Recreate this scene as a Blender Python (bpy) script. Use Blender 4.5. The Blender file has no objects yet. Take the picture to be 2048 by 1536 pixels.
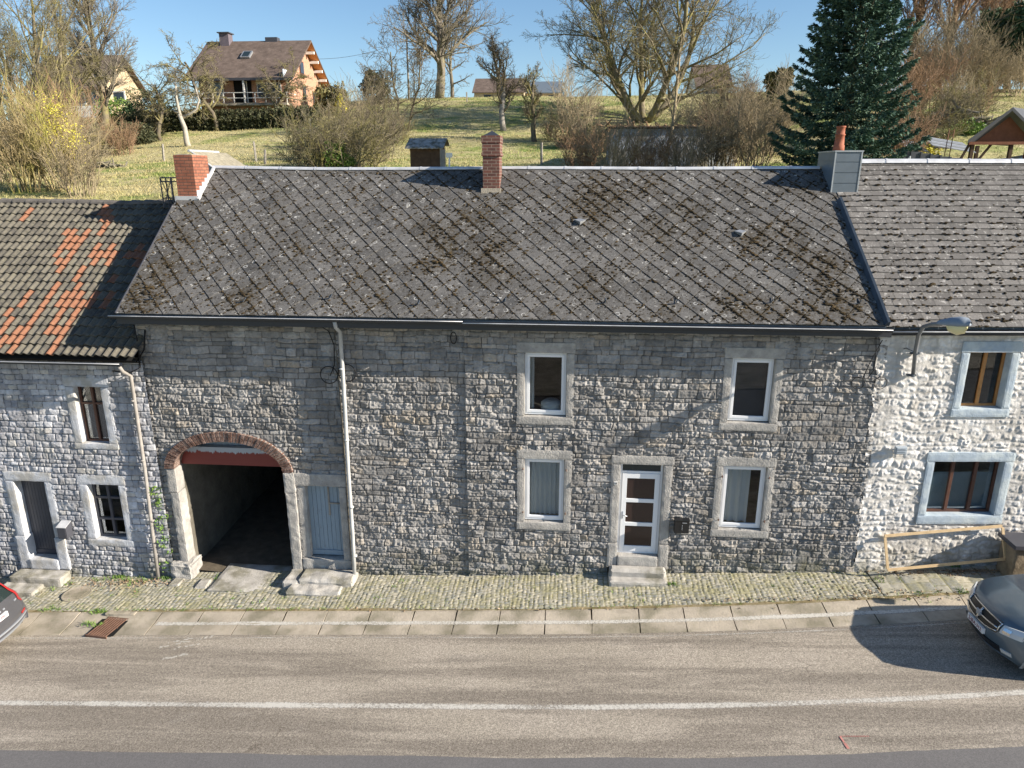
import bpy, bmesh, math, random
import numpy as np
from math import sin, cos, tan, atan, atan2, radians, degrees, pi, sqrt, hypot
from mathutils import Vector, Matrix, noise as mn

# ------------------------------------------------------------------ camera, sky, sun
scn = bpy.context.scene
col = scn.collection
F = 1420.0; TH = radians(16.7); YA = radians(4.57); CAM = np.array([0.0, 0.0, 9.25])
cd = bpy.data.cameras.new("Camera"); cam = bpy.data.objects.new("Camera", cd); col.objects.link(cam)
cd.sensor_width = 36.0; cd.lens = F / 2048 * 36; cd.clip_start = 0.1; cd.clip_end = 2000
cam.location = CAM; cam.rotation_euler = (pi / 2 - TH, 0, YA); scn.camera = cam

SUN = np.array([2.06, -0.41, 1.03]); SUN = SUN / np.linalg.norm(SUN)
EL = math.asin(SUN[2]); AZ = atan2(SUN[0], SUN[1])          # azimuth clockwise from +Y
w = bpy.data.worlds.new("World"); scn.world = w; w.use_nodes = True
wn = w.node_tree.nodes; wl = w.node_tree.links
bgn = wn["Background"]; sky = wn.new("ShaderNodeTexSky"); sky.sky_type = 'NISHITA'; sky.sun_disc = False
sky.sun_elevation = EL; sky.sun_rotation = AZ; sky.altitude = 200; sky.air_density = 1.0; sky.dust_density = 0.3; sky.ozone_density = 2.6
hs = wn.new('ShaderNodeHueSaturation'); hs.inputs['Saturation'].default_value = 1.1; wl.new(sky.outputs[0], hs.inputs['Color']); wl.new(hs.outputs[0], bgn.inputs[0]); bgn.inputs[1].default_value = 0.072
sl = bpy.data.lights.new("Sun", 'SUN'); sl.energy = 5.0; sl.angle = radians(0.53); sl.color = (1.0, 0.90, 0.76)
so = bpy.data.objects.new("Sun", sl); col.objects.link(so); so.location = (30, -6, 30)
so.rotation_euler = Vector(SUN).to_track_quat('Z', 'Y').to_euler()
scn.view_settings.view_transform = 'Standard'; scn.view_settings.look = 'None'
scn.view_settings.exposure = 1.13; scn.view_settings.gamma = 1
scn.cycles.max_bounces = 6; scn.cycles.transparent_max_bounces = 16

# ------------------------------------------------------------------ projection helpers
FW = np.array([-sin(YA) * cos(TH), cos(YA) * cos(TH), -sin(TH)]); RT = np.array([cos(YA), sin(YA), 0.0]); UPV = np.cross(RT, FW)
def ray(x, y): return FW + RT * (x - 1024) / F - UPV * (y - 768) / F
def AT(x, y, Y): r = ray(x, y); return CAM + r * Y / r[1]     # real place of a thing seen at that direction and at depth Y

def street(X): return 0.06 * max(-16.0, min(16.0, X)) - 0.02
def kc(X): return 0.0055 * max(0.0, min(14.0, X + 1)) ** 2     # the street bends a little
TK = [(-400, -6), (-60, -1), (0, 0), (24.2, 0), (25.5, 6.4), (30, 7.4), (40, 8.8), (46, 9.35), (55, 10.4), (65, 12.35), (75, 14.6), (85, 16.8), (92, 17.9), (100, 18.2), (120, 17.6), (250, 12), (900, -20)]
def terr(X, Y):
    for (a, b), (c, d) in zip(TK, TK[1:]):
        if Y <= c: t = (Y - a) / (c - a); z = b + (d - b) * t; break
    else: z = -20
    k = max(0, min(1, (Y - 24) / 6))
    s = street(X) * (1 - k)
    n = (mn.noise(Vector((X * .05, Y * .05, 3))) * .9 + mn.noise(Vector((X * .17, Y * .17, 9))) * .3) * max(0, min(1, (Y - 24) / 12))
    l = -0.045 * max(0, min(60, -X - 18)) * max(0, min(1, (Y - 40) / 20))
    r = 1.6 * max(0, min(1, (X - 16) / 8)) * max(0, min(1, (Y - 44) / 10)) * max(0, min(1, (95 - Y) / 25))
    dip = -0.045 if Y < 15.2 else (-.3 if Y < 24 else 0)
    return z + s + n * (0.6 if X < 14 else .35) + l + r + dip
def ground_at(px, py, lo=24, hi=140):
    r = ray(px, py); Y = lo
    while Y < hi:
        P = CAM + r * Y / r[1]
        if P[2] <= terr(P[0], Y): return P
        Y += .25
    return CAM + r * hi / r[1]

# ------------------------------------------------------------------ materials
def mat(name, base, rough=.85, spec=.3, metal=0.0, var=0.0, vscale=4.0, bump=0.0, bscale=30.0, col2=None, c2scale=3.0, c2pos=(.45, .6), extra=None, coat=0.0):
    m = bpy.data.materials.new(name); m.use_nodes = True
    nt = m.node_tree; N = nt.nodes; L = nt.links; b = N["Principled BSDF"]
    b.inputs['Roughness'].default_value = rough; b.inputs['Specular IOR Level'].default_value = spec; b.inputs['Metallic'].default_value = metal
    b.inputs['Coat Weight'].default_value = coat; b.inputs['Coat Roughness'].default_value = .08
    tc = N.new("ShaderNodeTexCoord")
    c = N.new("ShaderNodeRGB"); c.outputs[0].default_value = (*base, 1); cur = c.outputs[0]
    if col2:
        n = noise(nt, tc.outputs['Object'], c2scale, 6, .6)
        cur = mix(nt, ramp(nt, n, [(c2pos[0], 0), (c2pos[1], 1)]), cur, (*col2, 1))
    if var:
        n = noise(nt, tc.outputs['Object'], vscale, 8, .65)
        cur = mul(nt, cur, ramp(nt, n, [(.25, 1 - var), (.75, 1 + var)]))
    if extra: cur = extra(nt, tc, cur)
    L.new(cur, b.inputs['Base Color'])
    if bump:
        n = noise(nt, tc.outputs['Object'], bscale, 6, .6)
        bn = N.new("ShaderNodeBump"); bn.inputs['Strength'].default_value = bump; bn.inputs['Distance'].default_value = .02
        L.new(n, bn.inputs['Height']); L.new(bn.outputs[0], b.inputs['Normal'])
    return m
def noise(nt, vec, scale, detail=5, rough=.5, dist=0.0, sc3=None):
    if sc3:
        mp = nt.nodes.new("ShaderNodeMapping"); mp.inputs['Scale'].default_value = sc3; nt.links.new(vec, mp.inputs[0]); vec = mp.outputs[0]
    n = nt.nodes.new("ShaderNodeTexNoise"); n.inputs['Scale'].default_value = scale; n.inputs['Detail'].default_value = detail
    n.inputs['Roughness'].default_value = rough; n.inputs['Distortion'].default_value = dist
    nt.links.new(vec, n.inputs['Vector']); return n.outputs['Fac']
def voro(nt, vec, scale, feature='F1', out='Distance', sc3=None, rnd=1.0):
    if sc3:
        mp = nt.nodes.new("ShaderNodeMapping"); mp.inputs['Scale'].default_value = sc3; nt.links.new(vec, mp.inputs[0]); vec = mp.outputs[0]
    n = nt.nodes.new("ShaderNodeTexVoronoi"); n.feature = feature; n.inputs['Scale'].default_value = scale; n.inputs['Randomness'].default_value = rnd
    nt.links.new(vec, n.inputs['Vector']); return n.outputs[out]
def ramp(nt, fac, stops, color=False):
    r = nt.nodes.new("ShaderNodeValToRGB"); nt.links.new(fac, r.inputs[0]); e = r.color_ramp.elements
    while len(e) < len(stops): e.new(.5)
    for el, (p, v) in zip(e, stops):
        el.position = p; el.color = (*v, 1) if color else (min(v, 4), min(v, 4), min(v, 4), 1)
    return r.outputs[0]
def mix(nt, fac, a, b, mode='MIX'):
    n = nt.nodes.new("ShaderNodeMix"); n.data_type = 'RGBA'; n.blend_type = mode
    for s, v in ((n.inputs[0], fac), (n.inputs[6], a), (n.inputs[7], b)):
        if hasattr(v, 'links'): nt.links.new(v, s)
        elif isinstance(v, (int, float)): s.default_value = v
        else: s.default_value = v if len(v) == 4 else (*v, 1)
    return n.outputs[2]
def mul(nt, a, b): return mix(nt, 1.0, a, b, 'MULTIPLY')
def math_(nt, op, a, b=0.0):
    n = nt.nodes.new("ShaderNodeMath"); n.operation = op
    for s, v in ((n.inputs[0], a), (n.inputs[1], b)):
        if hasattr(v, 'links'): nt.links.new(v, s)
        else: s.default_value = v
    return n.outputs[0]
def attr(nt, name):
    a = nt.nodes.new("ShaderNodeAttribute"); a.attribute_name = name
    s = nt.nodes.new("ShaderNodeSeparateColor"); nt.links.new(a.outputs['Color'], s.inputs[0]); return a.outputs['Color'], s.outputs
def bare(name):
    m = bpy.data.materials.new(name); m.use_nodes = True; nt = m.node_tree
    tc = nt.nodes.new("ShaderNodeTexCoord"); return m, nt, tc.outputs['Object'], nt.nodes["Principled BSDF"]

def stone_mat(name, ca, cb, cc, mortar, stain=None, stain_fac=.5, fine=.25, moss=True):
    m, nt, O, b = bare(name)
    _, s = attr(nt, 'scol')          # r: stone value, g: mortar 0..1 stone, b: warm
    c = mix(nt, s[0], ca, cb); c = mix(nt, ramp(nt, s[2], [(.8, 0), (.98, .7)]), c, cc)
    c = mix(nt, ramp(nt, s[1], [(.15, 1), (.6, 0)]), c, mortar)
    c = mul(nt, c, ramp(nt, noise(nt, O, 9, 8, .7), [(.3, 1 - fine), (.7, 1 + fine)]))
    c = mul(nt, c, ramp(nt, noise(nt, O, .7, 4, .6), [(.3, .86), (.7, 1.12)]))
    c = mul(nt, c, ramp(nt, noise(nt, O, 1.0, 6, .6, .3, sc3=(2.2, 2.2, .35)), [(.35, .72), (.6, 1.08)]))
    c = mix(nt, ramp(nt, noise(nt, O, 26, 4, .7), [(.66, 0), (.74, .35)]), c, (.62, .62, .6))
    if stain: c = mix(nt, math_(nt, 'MULTIPLY', ramp(nt, noise(nt, O, 1.3, 7, .7), [(.5, 0), (.68, 1)]), stain_fac), c, stain)
    if moss:
        sx = nt.nodes.new("ShaderNodeSeparateXYZ"); nt.links.new(O, sx.inputs[0])
        low = math_(nt, 'SUBTRACT', sx.outputs[2], math_(nt, 'MULTIPLY', sx.outputs[0], .06))
        f = math_(nt, 'MULTIPLY', ramp(nt, math_(nt, 'MULTIPLY', low, .5), [(.02, 1), (.4, 0)]), ramp(nt, noise(nt, O, 3, 6, .7), [(.42, 0), (.62, .75)]))
        c = mix(nt, f, c, (.12, .12, .07))
    nt.links.new(c, b.inputs['Base Color']); b.inputs['Roughness'].default_value = .92; b.inputs['Specular IOR Level'].default_value = .15
    bn = nt.nodes.new("ShaderNodeBump"); bn.inputs['Strength'].default_value = .8; bn.inputs['Distance'].default_value = .012
    nt.links.new(noise(nt, O, 34, 7, .7), bn.inputs['Height']); nt.links.new(bn.outputs[0], b.inputs['Normal'])
    return m
M = {}
M['rubble'] = stone_mat('rubble', (.205, .20, .195), (.385, .372, .36), (.37, .32, .26), (.12, .112, .105), (.19, .18, .17), .45)
M['lime'] = stone_mat('limewashed', (.30, .305, .335), (.55, .555, .585), (.50, .48, .44), (.13, .13, .14), (.30, .29, .27), .45)
M['white'] = stone_mat('whitewash', (.58, .565, .55), (.78, .765, .75), (.58, .54, .48), (.60, .58, .55), (.36, .335, .30), .55, .10)
M['dressed'] = mat('dressed', (.33, .32, .305), .9, .15, var=.22, vscale=7, bump=1.0, bscale=28, col2=(.42, .405, .38), c2scale=2.4)
M['dressed_lime'] = mat('dressed_lime', (.50, .52, .56), .9, .15, var=.16, vscale=6, bump=.7, bscale=26, col2=(.40, .39, .37), c2scale=2)
M['blue_stone'] = mat('blue_stone', (.36, .43, .50), .85, .2, var=.12, vscale=8, bump=.5, bscale=30, col2=(.47, .53, .56), c2scale=3)
M['step'] = mat('step', (.40, .385, .36), .9, .15, var=.3, vscale=4, bump=.6, bscale=30, col2=(.22, .21, .17), c2scale=1.7)
M['concrete'] = mat('concrete', (.43, .38, .31), .92, .12, var=.3, vscale=3, bump=.5, bscale=25, col2=(.22, .20, .15), c2scale=1.5)
M['upvc'] = mat('upvc', (.78, .80, .83), .35, .5)
M['brown'] = mat('brown_wood', (.10, .045, .03), .5, .4, var=.3, vscale=12)
M['oak'] = mat('oak', (.42, .20, .07), .5, .35, var=.25, vscale=10)
M['anthracite'] = mat('anthracite', (.06, .062, .075), .45, .4, var=.15)
M['pine'] = mat('pine', (.62, .46, .27), .7, .3, var=.2, vscale=9)
M['zinc'] = mat('zinc', (.42, .44, .46), .45, .5, metal=.6, var=.25, vscale=5)
M['zinc_pale'] = mat('zinc_pale', (.60, .61, .63), .5, .5, metal=.35, var=.3, vscale=2.5)
M['gut_dark'] = mat('gutter_metal', (.045, .05, .06), .5, .4, metal=.3)
M['lead'] = mat('lead', (.06, .08, .105), .5, .4, metal=.3, var=.3)
M['black'] = mat('black_plastic', (.012, .013, .015), .35, .5)
M['cable'] = mat('cable', (.01, .01, .012), .6, .3)
M['dark'] = mat('near_black', (.02, .02, .02), .95, .05)
M['dirt'] = mat('dirt_floor', (.10, .085, .065), .95, .05, var=.4, bump=.5)
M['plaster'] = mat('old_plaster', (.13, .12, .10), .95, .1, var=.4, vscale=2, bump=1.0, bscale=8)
M['ivory_pipe'] = mat('pipe', (.44, .45, .45), .5, .4, var=.22, vscale=3)
M['rust'] = mat('rust', (.15, .085, .06), .85, .3, var=.35, vscale=9, bump=.4)
M['red_beam'] = None
M['slate_clad'] = mat('slate_clad', (.13, .16, .19), .4, .5, var=.12, vscale=5)
M['terracotta'] = mat('terracotta', (.30, .10, .055), .75, .3, var=.3, vscale=4)
M['curtain'] = mat('curtain', (.80, .80, .77), .9, .1)
M['frosted'] = mat('frosted', (.30, .38, .42), .25, .5, var=.08)
M['frost_brown'] = mat('door_glass', (.035, .022, .02), .16, .5)
M['chrome'] = mat('chrome', (.6, .6, .6), .18, .5, metal=1.0)
M['rubber'] = mat('rubber', (.02, .02, .02), .8, .2)
M['redlamp'] = mat('red_lamp', (.32, .02, .02), .2, .5, coat=.6)
M['plate'] = mat('plate', (.75, .75, .76), .4, .4)
M['plate_red'] = mat('plate_red', (.20, .02, .05), .4, .4)
M['headlamp'] = mat('headlamp', (.55, .57, .58), .12, .6, coat=1.0)
M['fog_yellow'] = mat('lamp_bowl', (.75, .68, .38), .3, .5)
M['corrugated'] = mat('corrugated', (.30, .29, .27), .85, .2, var=.35, vscale=2, col2=(.12, .11, .08), c2scale=3)
M['rooffar'] = mat('far_roof', (.13, .10, .085), .9, .1, var=.4, vscale=1.5, col2=(.26, .22, .19), c2scale=5, c2pos=(.6, .75))
M['solar'] = mat('panel', (.03, .04, .06), .2, .6)
M['wood_grey'] = mat('grey_planks', (.27, .25, .22), .9, .1, var=.4, vscale=5)
M['wood_dark'] = mat('dark_timber', (.07, .045, .03), .8, .2, var=.4)
M['wood_red'] = mat('red_timber', (.17, .07, .04), .7, .2, var=.3)
M['blockwall'] = mat('old_render', (.40, .43, .47), .95, .1, var=.35, vscale=1.2, col2=(.24, .22, .18), c2scale=.9)
M['boardwall'] = mat('dark_boards', (.08, .085, .10), .8, .2, var=.2)
M['white_paint'] = mat('white_paint', (.72, .71, .68), .6, .3, var=.15)
M['spray_pink'] = mat('spray_pink', (.42, .20, .175), .9, .1, var=.4)
M['bark'] = mat('bark', (.18, .16, .135), .95, .1, var=.35, vscale=3, col2=(.20, .18, .12), c2scale=1.4)
M['bark_moss'] = mat('bark_mossy', (.19, .165, .12), .95, .1, var=.3, vscale=3, col2=(.22, .20, .08), c2scale=1.1)
M['bark_pale'] = mat('bark_pale', (.36, .33, .28), .95, .1, var=.3, vscale=3)
M['bark_red'] = mat('bark_reddish', (.27, .18, .115), .95, .1, var=.3, vscale=3)
M['bark_dark'] = mat('bark_dark', (.13, .11, .085), .95, .1, var=.3, vscale=3, col2=(.16, .14, .08), c2scale=2)
M['willow'] = mat('willow_twigs', (.34, .27, .15), .9, .1, var=.3, vscale=2, col2=(.30, .29, .08), c2scale=.35, c2pos=(.45, .6))
M['twig_tan'] = mat('twig_tan', (.29, .24, .16), .9, .1, var=.3, vscale=2)
M['dry'] = mat('dry_grass', (.38, .33, .17), .95, .05, var=.3, vscale=.5, col2=(.17, .22, .06), c2scale=.22, c2pos=(.51, .62))
def leafmat(name, a, b2):
    m, nt, O, b = bare(name); g = nt.nodes.new("ShaderNodeNewGeometry")
    c = mix(nt, g.outputs['Random Per Island'], a, b2)
    c = mul(nt, c, ramp(nt, noise(nt, O, .8, 4, .6), [(.3, .7), (.7, 1.3)]))
    nt.links.new(c, b.inputs['Base Color']); b.inputs['Roughness'].default_value = .6; b.inputs['Specular IOR Level'].default_value = .25
    return m
M['needles'] = leafmat('spruce_needles', (.03, .07, .05), (.13, .20, .15))
M['needles'].node_tree.nodes['Principled BSDF'].inputs['Roughness'].default_value = .85; M['needles'].node_tree.nodes['Principled BSDF'].inputs['Specular IOR Level'].default_value = .1
M['evergreen'] = leafmat('evergreen_leaf', (.02, .045, .02), (.07, .11, .045))
M['hedge'] = leafmat('hedge_leaf', (.03, .04, .02), (.10, .10, .05))
M['green_leaf'] = leafmat('green_leaf', (.08, .16, .03), (.20, .28, .06))
M['yellow_leaf'] = leafmat('yellow_flower', (.45, .42, .05), (.65, .58, .10))
M['olive'] = leafmat('olive_leaf', (.10, .10, .04), (.22, .19, .08))
M['russet'] = leafmat('russet_leaf', (.22, .10, .05), (.40, .22, .12))
M['litter'] = leafmat('leaf_litter', (.16, .10, .06), (.38, .29, .19))
M['weed'] = leafmat('weed_leaf', (.07, .15, .03), (.20, .30, .06))
M['moss'] = leafmat('moss', (.016, .013, .008), (.058, .040, .018))
M['moss'].node_tree.nodes["Principled BSDF"].inputs['Roughness'].default_value = 1

def brick_mat(name, c1, c2, mo, scale=1.0, axis='XZ', bw=.22, bh=.076):
    m, nt, O, b = bare(name)
    mp = nt.nodes.new("ShaderNodeMapping"); nt.links.new(O, mp.inputs[0])
    mp.inputs['Rotation'].default_value = {'XZ': (radians(90), 0, 0), 'YZ': (radians(90), radians(90), 0)}[axis] if axis != 'BOX' else (0, 0, 0)
    vec = mp.outputs[0]
    if axis == 'BOX':      # choose x or y by the face normal
        g = nt.nodes.new("ShaderNodeNewGeometry"); sn = nt.nodes.new("ShaderNodeSeparateXYZ"); nt.links.new(g.outputs['Normal'], sn.inputs[0])
        sx = nt.nodes.new("ShaderNodeSeparateXYZ"); nt.links.new(O, sx.inputs[0])
        f = math_(nt, 'GREATER_THAN', math_(nt, 'ABSOLUTE', sn.outputs[0]), .6)
        u = math_(nt, 'ADD', math_(nt, 'MULTIPLY', sx.outputs[0], math_(nt, 'SUBTRACT', 1.0, f)), math_(nt, 'MULTIPLY', sx.outputs[1], f))
        cb = nt.nodes.new("ShaderNodeCombineXYZ"); nt.links.new(u, cb.inputs[0]); nt.links.new(sx.outputs[2], cb.inputs[1]); vec = cb.outputs[0]
    br = nt.nodes.new("ShaderNodeTexBrick"); nt.links.new(vec, br.inputs['Vector'])
    br.inputs['Color1'].default_value = (*c1, 1); br.inputs['Color2'].default_value = (*c2, 1); br.inputs['Mortar'].default_value = (*mo, 1)
    br.inputs['Scale'].default_value = scale; br.inputs['Brick Width'].default_value = bw; br.inputs['Row Height'].default_value = bh
    br.inputs['Mortar Size'].default_value = .010 if bh < .1 else .015; br.inputs['Mortar Smooth'].default_value = .3
    c = mul(nt, br.outputs['Color'], ramp(nt, noise(nt, O, 7, 6, .7), [(.3, .75), (.7, 1.2)]))
    nt.links.new(c, b.inputs['Base Color']); b.inputs['Roughness'].default_value = .9
    bn = nt.nodes.new("ShaderNodeBump"); bn.inputs['Strength'].default_value = .8; bn.inputs['Distance'].default_value = .012; bn.invert = True
    nt.links.new(br.outputs['Fac'], bn.inputs['Height']); nt.links.new(bn.outputs[0], b.inputs['Normal'])
    return m
M['brick_orange'] = brick_mat('brick_orange', (.24, .085, .05), (.32, .125, .075), (.13, .075, .055), axis='BOX')
M['brick_old'] = brick_mat('brick_old', (.10, .045, .038), (.17, .068, .05), (.24, .18, .145), axis='BOX')
M['brick_far'] = brick_mat('brick_far', (.48, .24, .15), (.58, .31, .20), (.45, .32, .24), axis='BOX')
M['brick_cream'] = brick_mat('brick_cream', (.50, .38, .24), (.56, .43, .28), (.45, .38, .28), axis='BOX')
M['brick_arch'] = mat('arch_brick', (.13, .078, .062), .9, .15, var=.45, vscale=14, col2=(.24, .17, .145), c2scale=9, bump=.6)

def glass_mat(name, tint=(.5, .55, .6), ref=1.0):
    m, nt, O, b = bare(name); nt.nodes.remove(b); out = nt.nodes["Material Output"]
    t = nt.nodes.new("ShaderNodeBsdfTransparent"); t.inputs[0].default_value = (*tint, 1)
    gl = nt.nodes.new("ShaderNodeBsdfGlossy"); gl.inputs['Roughness'].default_value = .03; gl.inputs[0].default_value = (1, 1, 1, 1)
    fr = nt.nodes.new("ShaderNodeFresnel"); fr.inputs[0].default_value = 1.6
    mx = nt.nodes.new("ShaderNodeMixShader"); nt.links.new(math_(nt, 'MULTIPLY', fr.outputs[0], ref), mx.inputs[0])
    nt.links.new(t.outputs[0], mx.inputs[1]); nt.links.new(gl.outputs[0], mx.inputs[2]); nt.links.new(mx.outputs[0], out.inputs[0]); return m
M['glass'] = glass_mat('glass', (.76, .79, .81), .45)
M['car_glass'] = mat('car_glass', (.02, .03, .03), .05, .8)

def slate_mat():
    m, nt, O, b = bare('diamond_slates'); _, s = attr(nt, 'tcol')
    c = mix(nt, s[0], (.080, .078, .076), (.115, .112, .109))
    c = mix(nt, ramp(nt, s[0], [(.965, 0), (.97, .8)]), c, (.055, .056, .058))
    c = mul(nt, c, ramp(nt, noise(nt, O, 1.2, 5, .6), [(.3, .8), (.7, 1.2)]))
    c = mul(nt, c, ramp(nt, noise(nt, O, 40, 4, .8), [(.3, .75), (.7, 1.3)]))
    # pale lichen blots, rings and dark pits
    vw = noise(nt, O, 1.0, 4, .6)
    d = voro(nt, O, 5.5); c2 = voro(nt, O, 5.5, out='Color')
    sc = nt.nodes.new("ShaderNodeSeparateColor"); nt.links.new(c2, sc.inputs[0])
    ring = math_(nt, 'MULTIPLY', ramp(nt, d, [(.20, 0), (.26, 1), (.33, 0)]), ramp(nt, sc.outputs[0], [(.60, 0), (.66, 1)]))
    ring = math_(nt, 'MULTIPLY', ring, ramp(nt, noise(nt, O, 6, 3), [(.46, 0), (.53, .9)]))
    c = mix(nt, ring, c, (.52, .52, .50))
    c = mix(nt, ramp(nt, noise(nt, O, 17, 5, .75), [(.56, 0), (.63, .55)]), c, (.26, .255, .24))
    c = mix(nt, ramp(nt, noise(nt, O, 5.5, 6, .7), [(.60, 0), (.66, .55)]), c, (.36, .355, .34))
    c = mix(nt, ramp(nt, noise(nt, O, 9, 6, .8), [(.41, .92), (.45, 0)]), c, (.030, .025, .018))
    mo = math_(nt, 'MULTIPLY', ramp(nt, s[1], [(.35, 0), (.9, 1)]), ramp(nt, noise(nt, O, 14, 6, .75), [(.45, 0), (.56, 1)]))
    c = mix(nt, mo, c, (.05, .038, .02))
    nt.links.new(c, b.inputs['Base Color']); b.inputs['Roughness'].default_value = .85; b.inputs['Specular IOR Level'].default_value = .25
    bn = nt.nodes.new("ShaderNodeBump"); bn.inputs['Strength'].default_value = .5; bn.inputs['Distance'].default_value = .01
    nt.links.new(noise(nt, O, 50, 5, .7), bn.inputs['Height']); nt.links.new(bn.outputs[0], b.inputs['Normal']); return m
M['slates'] = slate_mat()
def slate2():
    m, nt, O, b = bare('rect_slates'); _, s = attr(nt, 'tcol')
    c = mix(nt, s[0], (.09, .085, .081), (.155, .147, .14))
    c = mul(nt, c, ramp(nt, noise(nt, O, 30, 5, .8), [(.3, .75), (.7, 1.3)]))
    c = mix(nt, ramp(nt, noise(nt, O, 9, 6, .75), [(.56, 0), (.66, .8)]), c, (.47, .46, .44))
    c = mix(nt, ramp(nt, noise(nt, O, 15, 6, .8), [(.33, .85), (.41, 0)]), c, (.055, .045, .03))
    nt.links.new(c, b.inputs['Base Color']); b.inputs['Roughness'].default_value = .85
    bn = nt.nodes.new("ShaderNodeBump"); bn.inputs['Strength'].default_value = .5; bn.inputs['Distance'].default_value = .01
    nt.links.new(noise(nt, O, 50, 5, .7), bn.inputs['Height']); nt.links.new(bn.outputs[0], b.inputs['Normal']); return m
M['slates2'] = slate2()
def tile_mat():
    m, nt, O, b = bare('pantiles'); _, s = attr(nt, 'tcol')
    c = mix(nt, s[0], (.055, .051, .045), (.12, .11, .088))
    c = mix(nt, ramp(nt, noise(nt, O, 6, 5, .7), [(.45, 0), (.65, .5)]), c, (.18, .165, .12))
    r = mix(nt, noise(nt, O, 11, 4, .6), (.20, .075, .042), (.26, .13, .072))
    c = mix(nt, ramp(nt, s[1], [(.45, 0), (.55, .95)]), c, r)
    c = mul(nt, c, ramp(nt, noise(nt, O, 25, 5, .8), [(.3, .7), (.7, 1.3)]))
    c = mix(nt, ramp(nt, noise(nt, O, 4, 6, .8), [(.34, .8), (.42, 0)]), c, (.06, .055, .035))
    nt.links.new(c, b.inputs['Base Color']); b.inputs['Roughness'].default_value = .9; return m
M['pantile'] = tile_mat()
def wv(nt, O):
    n = nt.nodes.new("ShaderNodeTexNoise"); n.inputs['Scale'].default_value = 5; n.inputs['Detail'].default_value = 6; nt.links.new(O, n.inputs['Vector'])
    return mix(nt, .13, O, n.outputs['Color'], 'ADD')
def road_mat(name, a, b2, dark, speck, tracks=True, line=None):
    m, nt, O, b = bare(name)
    c = mix(nt, ramp(nt, noise(nt, O, .45, 6, .6), [(.35, 0), (.65, 1)]), a, b2)
    if tracks:
        t = ramp(nt, noise(nt, O, 1.0, 6, .65, .4, sc3=(.13, 1.6, 1)), [(.44, 0), (.58, .9)])
        c = mix(nt, t, c, dark)
        t = ramp(nt, noise(nt, O, 1.0, 5, .6, .2, sc3=(.5, 1.1, 1)), [(.62, 0), (.75, .5)])
        c = mix(nt, t, c, (.36, .33, .29))
        cr = math_(nt, 'MULTIPLY', ramp(nt, voro(nt, wv(nt, O), 1.1, 'DISTANCE_TO_EDGE', sc3=(.7, 1, 1)), [(.0, 1), (.012, 0)]), ramp(nt, noise(nt, O, .35, 3), [(.52, 0), (.64, .5)]))
        c = mix(nt, cr, c, (.09, .075, .06))
    g = voro(nt, O, 85, out='Color'); sp = nt.nodes.new("ShaderNodeSeparateColor"); nt.links.new(g, sp.inputs[0])
    c = mul(nt, c, ramp(nt, sp.outputs[0], [(0, 1 - speck), (.5, 1), (1, 1 + speck)]))
    c = mul(nt, c, ramp(nt, noise(nt, O, 28, 5, .8), [(.3, 1 - speck), (.7, 1 + speck)]))
    nt.links.new(c, b.inputs['Base Color']); b.inputs['Roughness'].default_value = .88; b.inputs['Specular IOR Level'].default_value = .2
    bn = nt.nodes.new("ShaderNodeBump"); bn.inputs['Strength'].default_value = .7; bn.inputs['Distance'].default_value = .008
    nt.links.new(noise(nt, O, 75, 4, .8), bn.inputs['Height']); nt.links.new(bn.outputs[0], b.inputs['Normal']); return m
M['asphalt'] = road_mat('asphalt', (.32, .285, .235), (.37, .33, .28), (.21, .185, .155), .40)
M['asphalt_new'] = road_mat('asphalt_new', (.145, .14, .14), (.165, .16, .158), (.10, .10, .10), .14, tracks=False)
def paint_mat(lo=.47, hi=.68, mx_=.92):
    m, nt, O, b = bare('worn_paint'); out = nt.nodes["Material Output"]
    b.inputs['Base Color'].default_value = (.62, .60, .55, 1); b.inputs['Roughness'].default_value = .7
    t = nt.nodes.new("ShaderNodeBsdfTransparent"); mx = nt.nodes.new("ShaderNodeMixShader")
    sx = nt.nodes.new("ShaderNodeTexCoord"); ss = nt.nodes.new("ShaderNodeSeparateXYZ"); nt.links.new(sx.outputs['UV'], ss.inputs[0])
    e = ramp(nt, math_(nt, 'ABSOLUTE', math_(nt, 'SUBTRACT', ss.outputs[1], .5)), [(.22, .22), (.5, -.25 + .25)])
    f = math_(nt, 'ADD', noise(nt, O, 22, 6, .8), e)
    f2 = math_(nt, 'ADD', f, math_(nt, 'MULTIPLY', math_(nt, 'SUBTRACT', noise(nt, O, .8, 3), .5), .45))
    nt.links.new(ramp(nt, f2, [(lo, 0), (hi, mx_)]), mx.inputs[0]); nt.links.new(t.outputs[0], mx.inputs[1]); nt.links.new(b.outputs[0], mx.inputs[2]); nt.links.new(mx.outputs[0], out.inputs[0]); return m
M['paint'] = paint_mat(.50, .76, .85); M['paint_faint'] = paint_mat(.62, .85, .6)
def cobble_mat():
    m, nt, O, b = bare('cobbles'); _, s = attr(nt, 'scol')
    c = mix(nt, s[0], (.24, .245, .225), (.44, .41, .33))
    g = mix(nt, noise(nt, O, 5, 5, .7), (.24, .21, .11), (.15, .155, .06))
    c = mix(nt, ramp(nt, s[1], [(.15, 1), (.65, 0)]), c, g)
    c = mix(nt, ramp(nt, noise(nt, O, 2.2, 6, .7), [(.46, 0), (.66, .75)]), c, (.27, .255, .14))
    c = mul(nt, c, ramp(nt, noise(nt, O, 20, 6, .75), [(.3, .75), (.7, 1.25)]))
    nt.links.new(c, b.inputs['Base Color']); b.inputs['Roughness'].default_value = .9; b.inputs['Specular IOR Level'].default_value = .2; return m
M['cobbles'] = cobble_mat()
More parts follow.
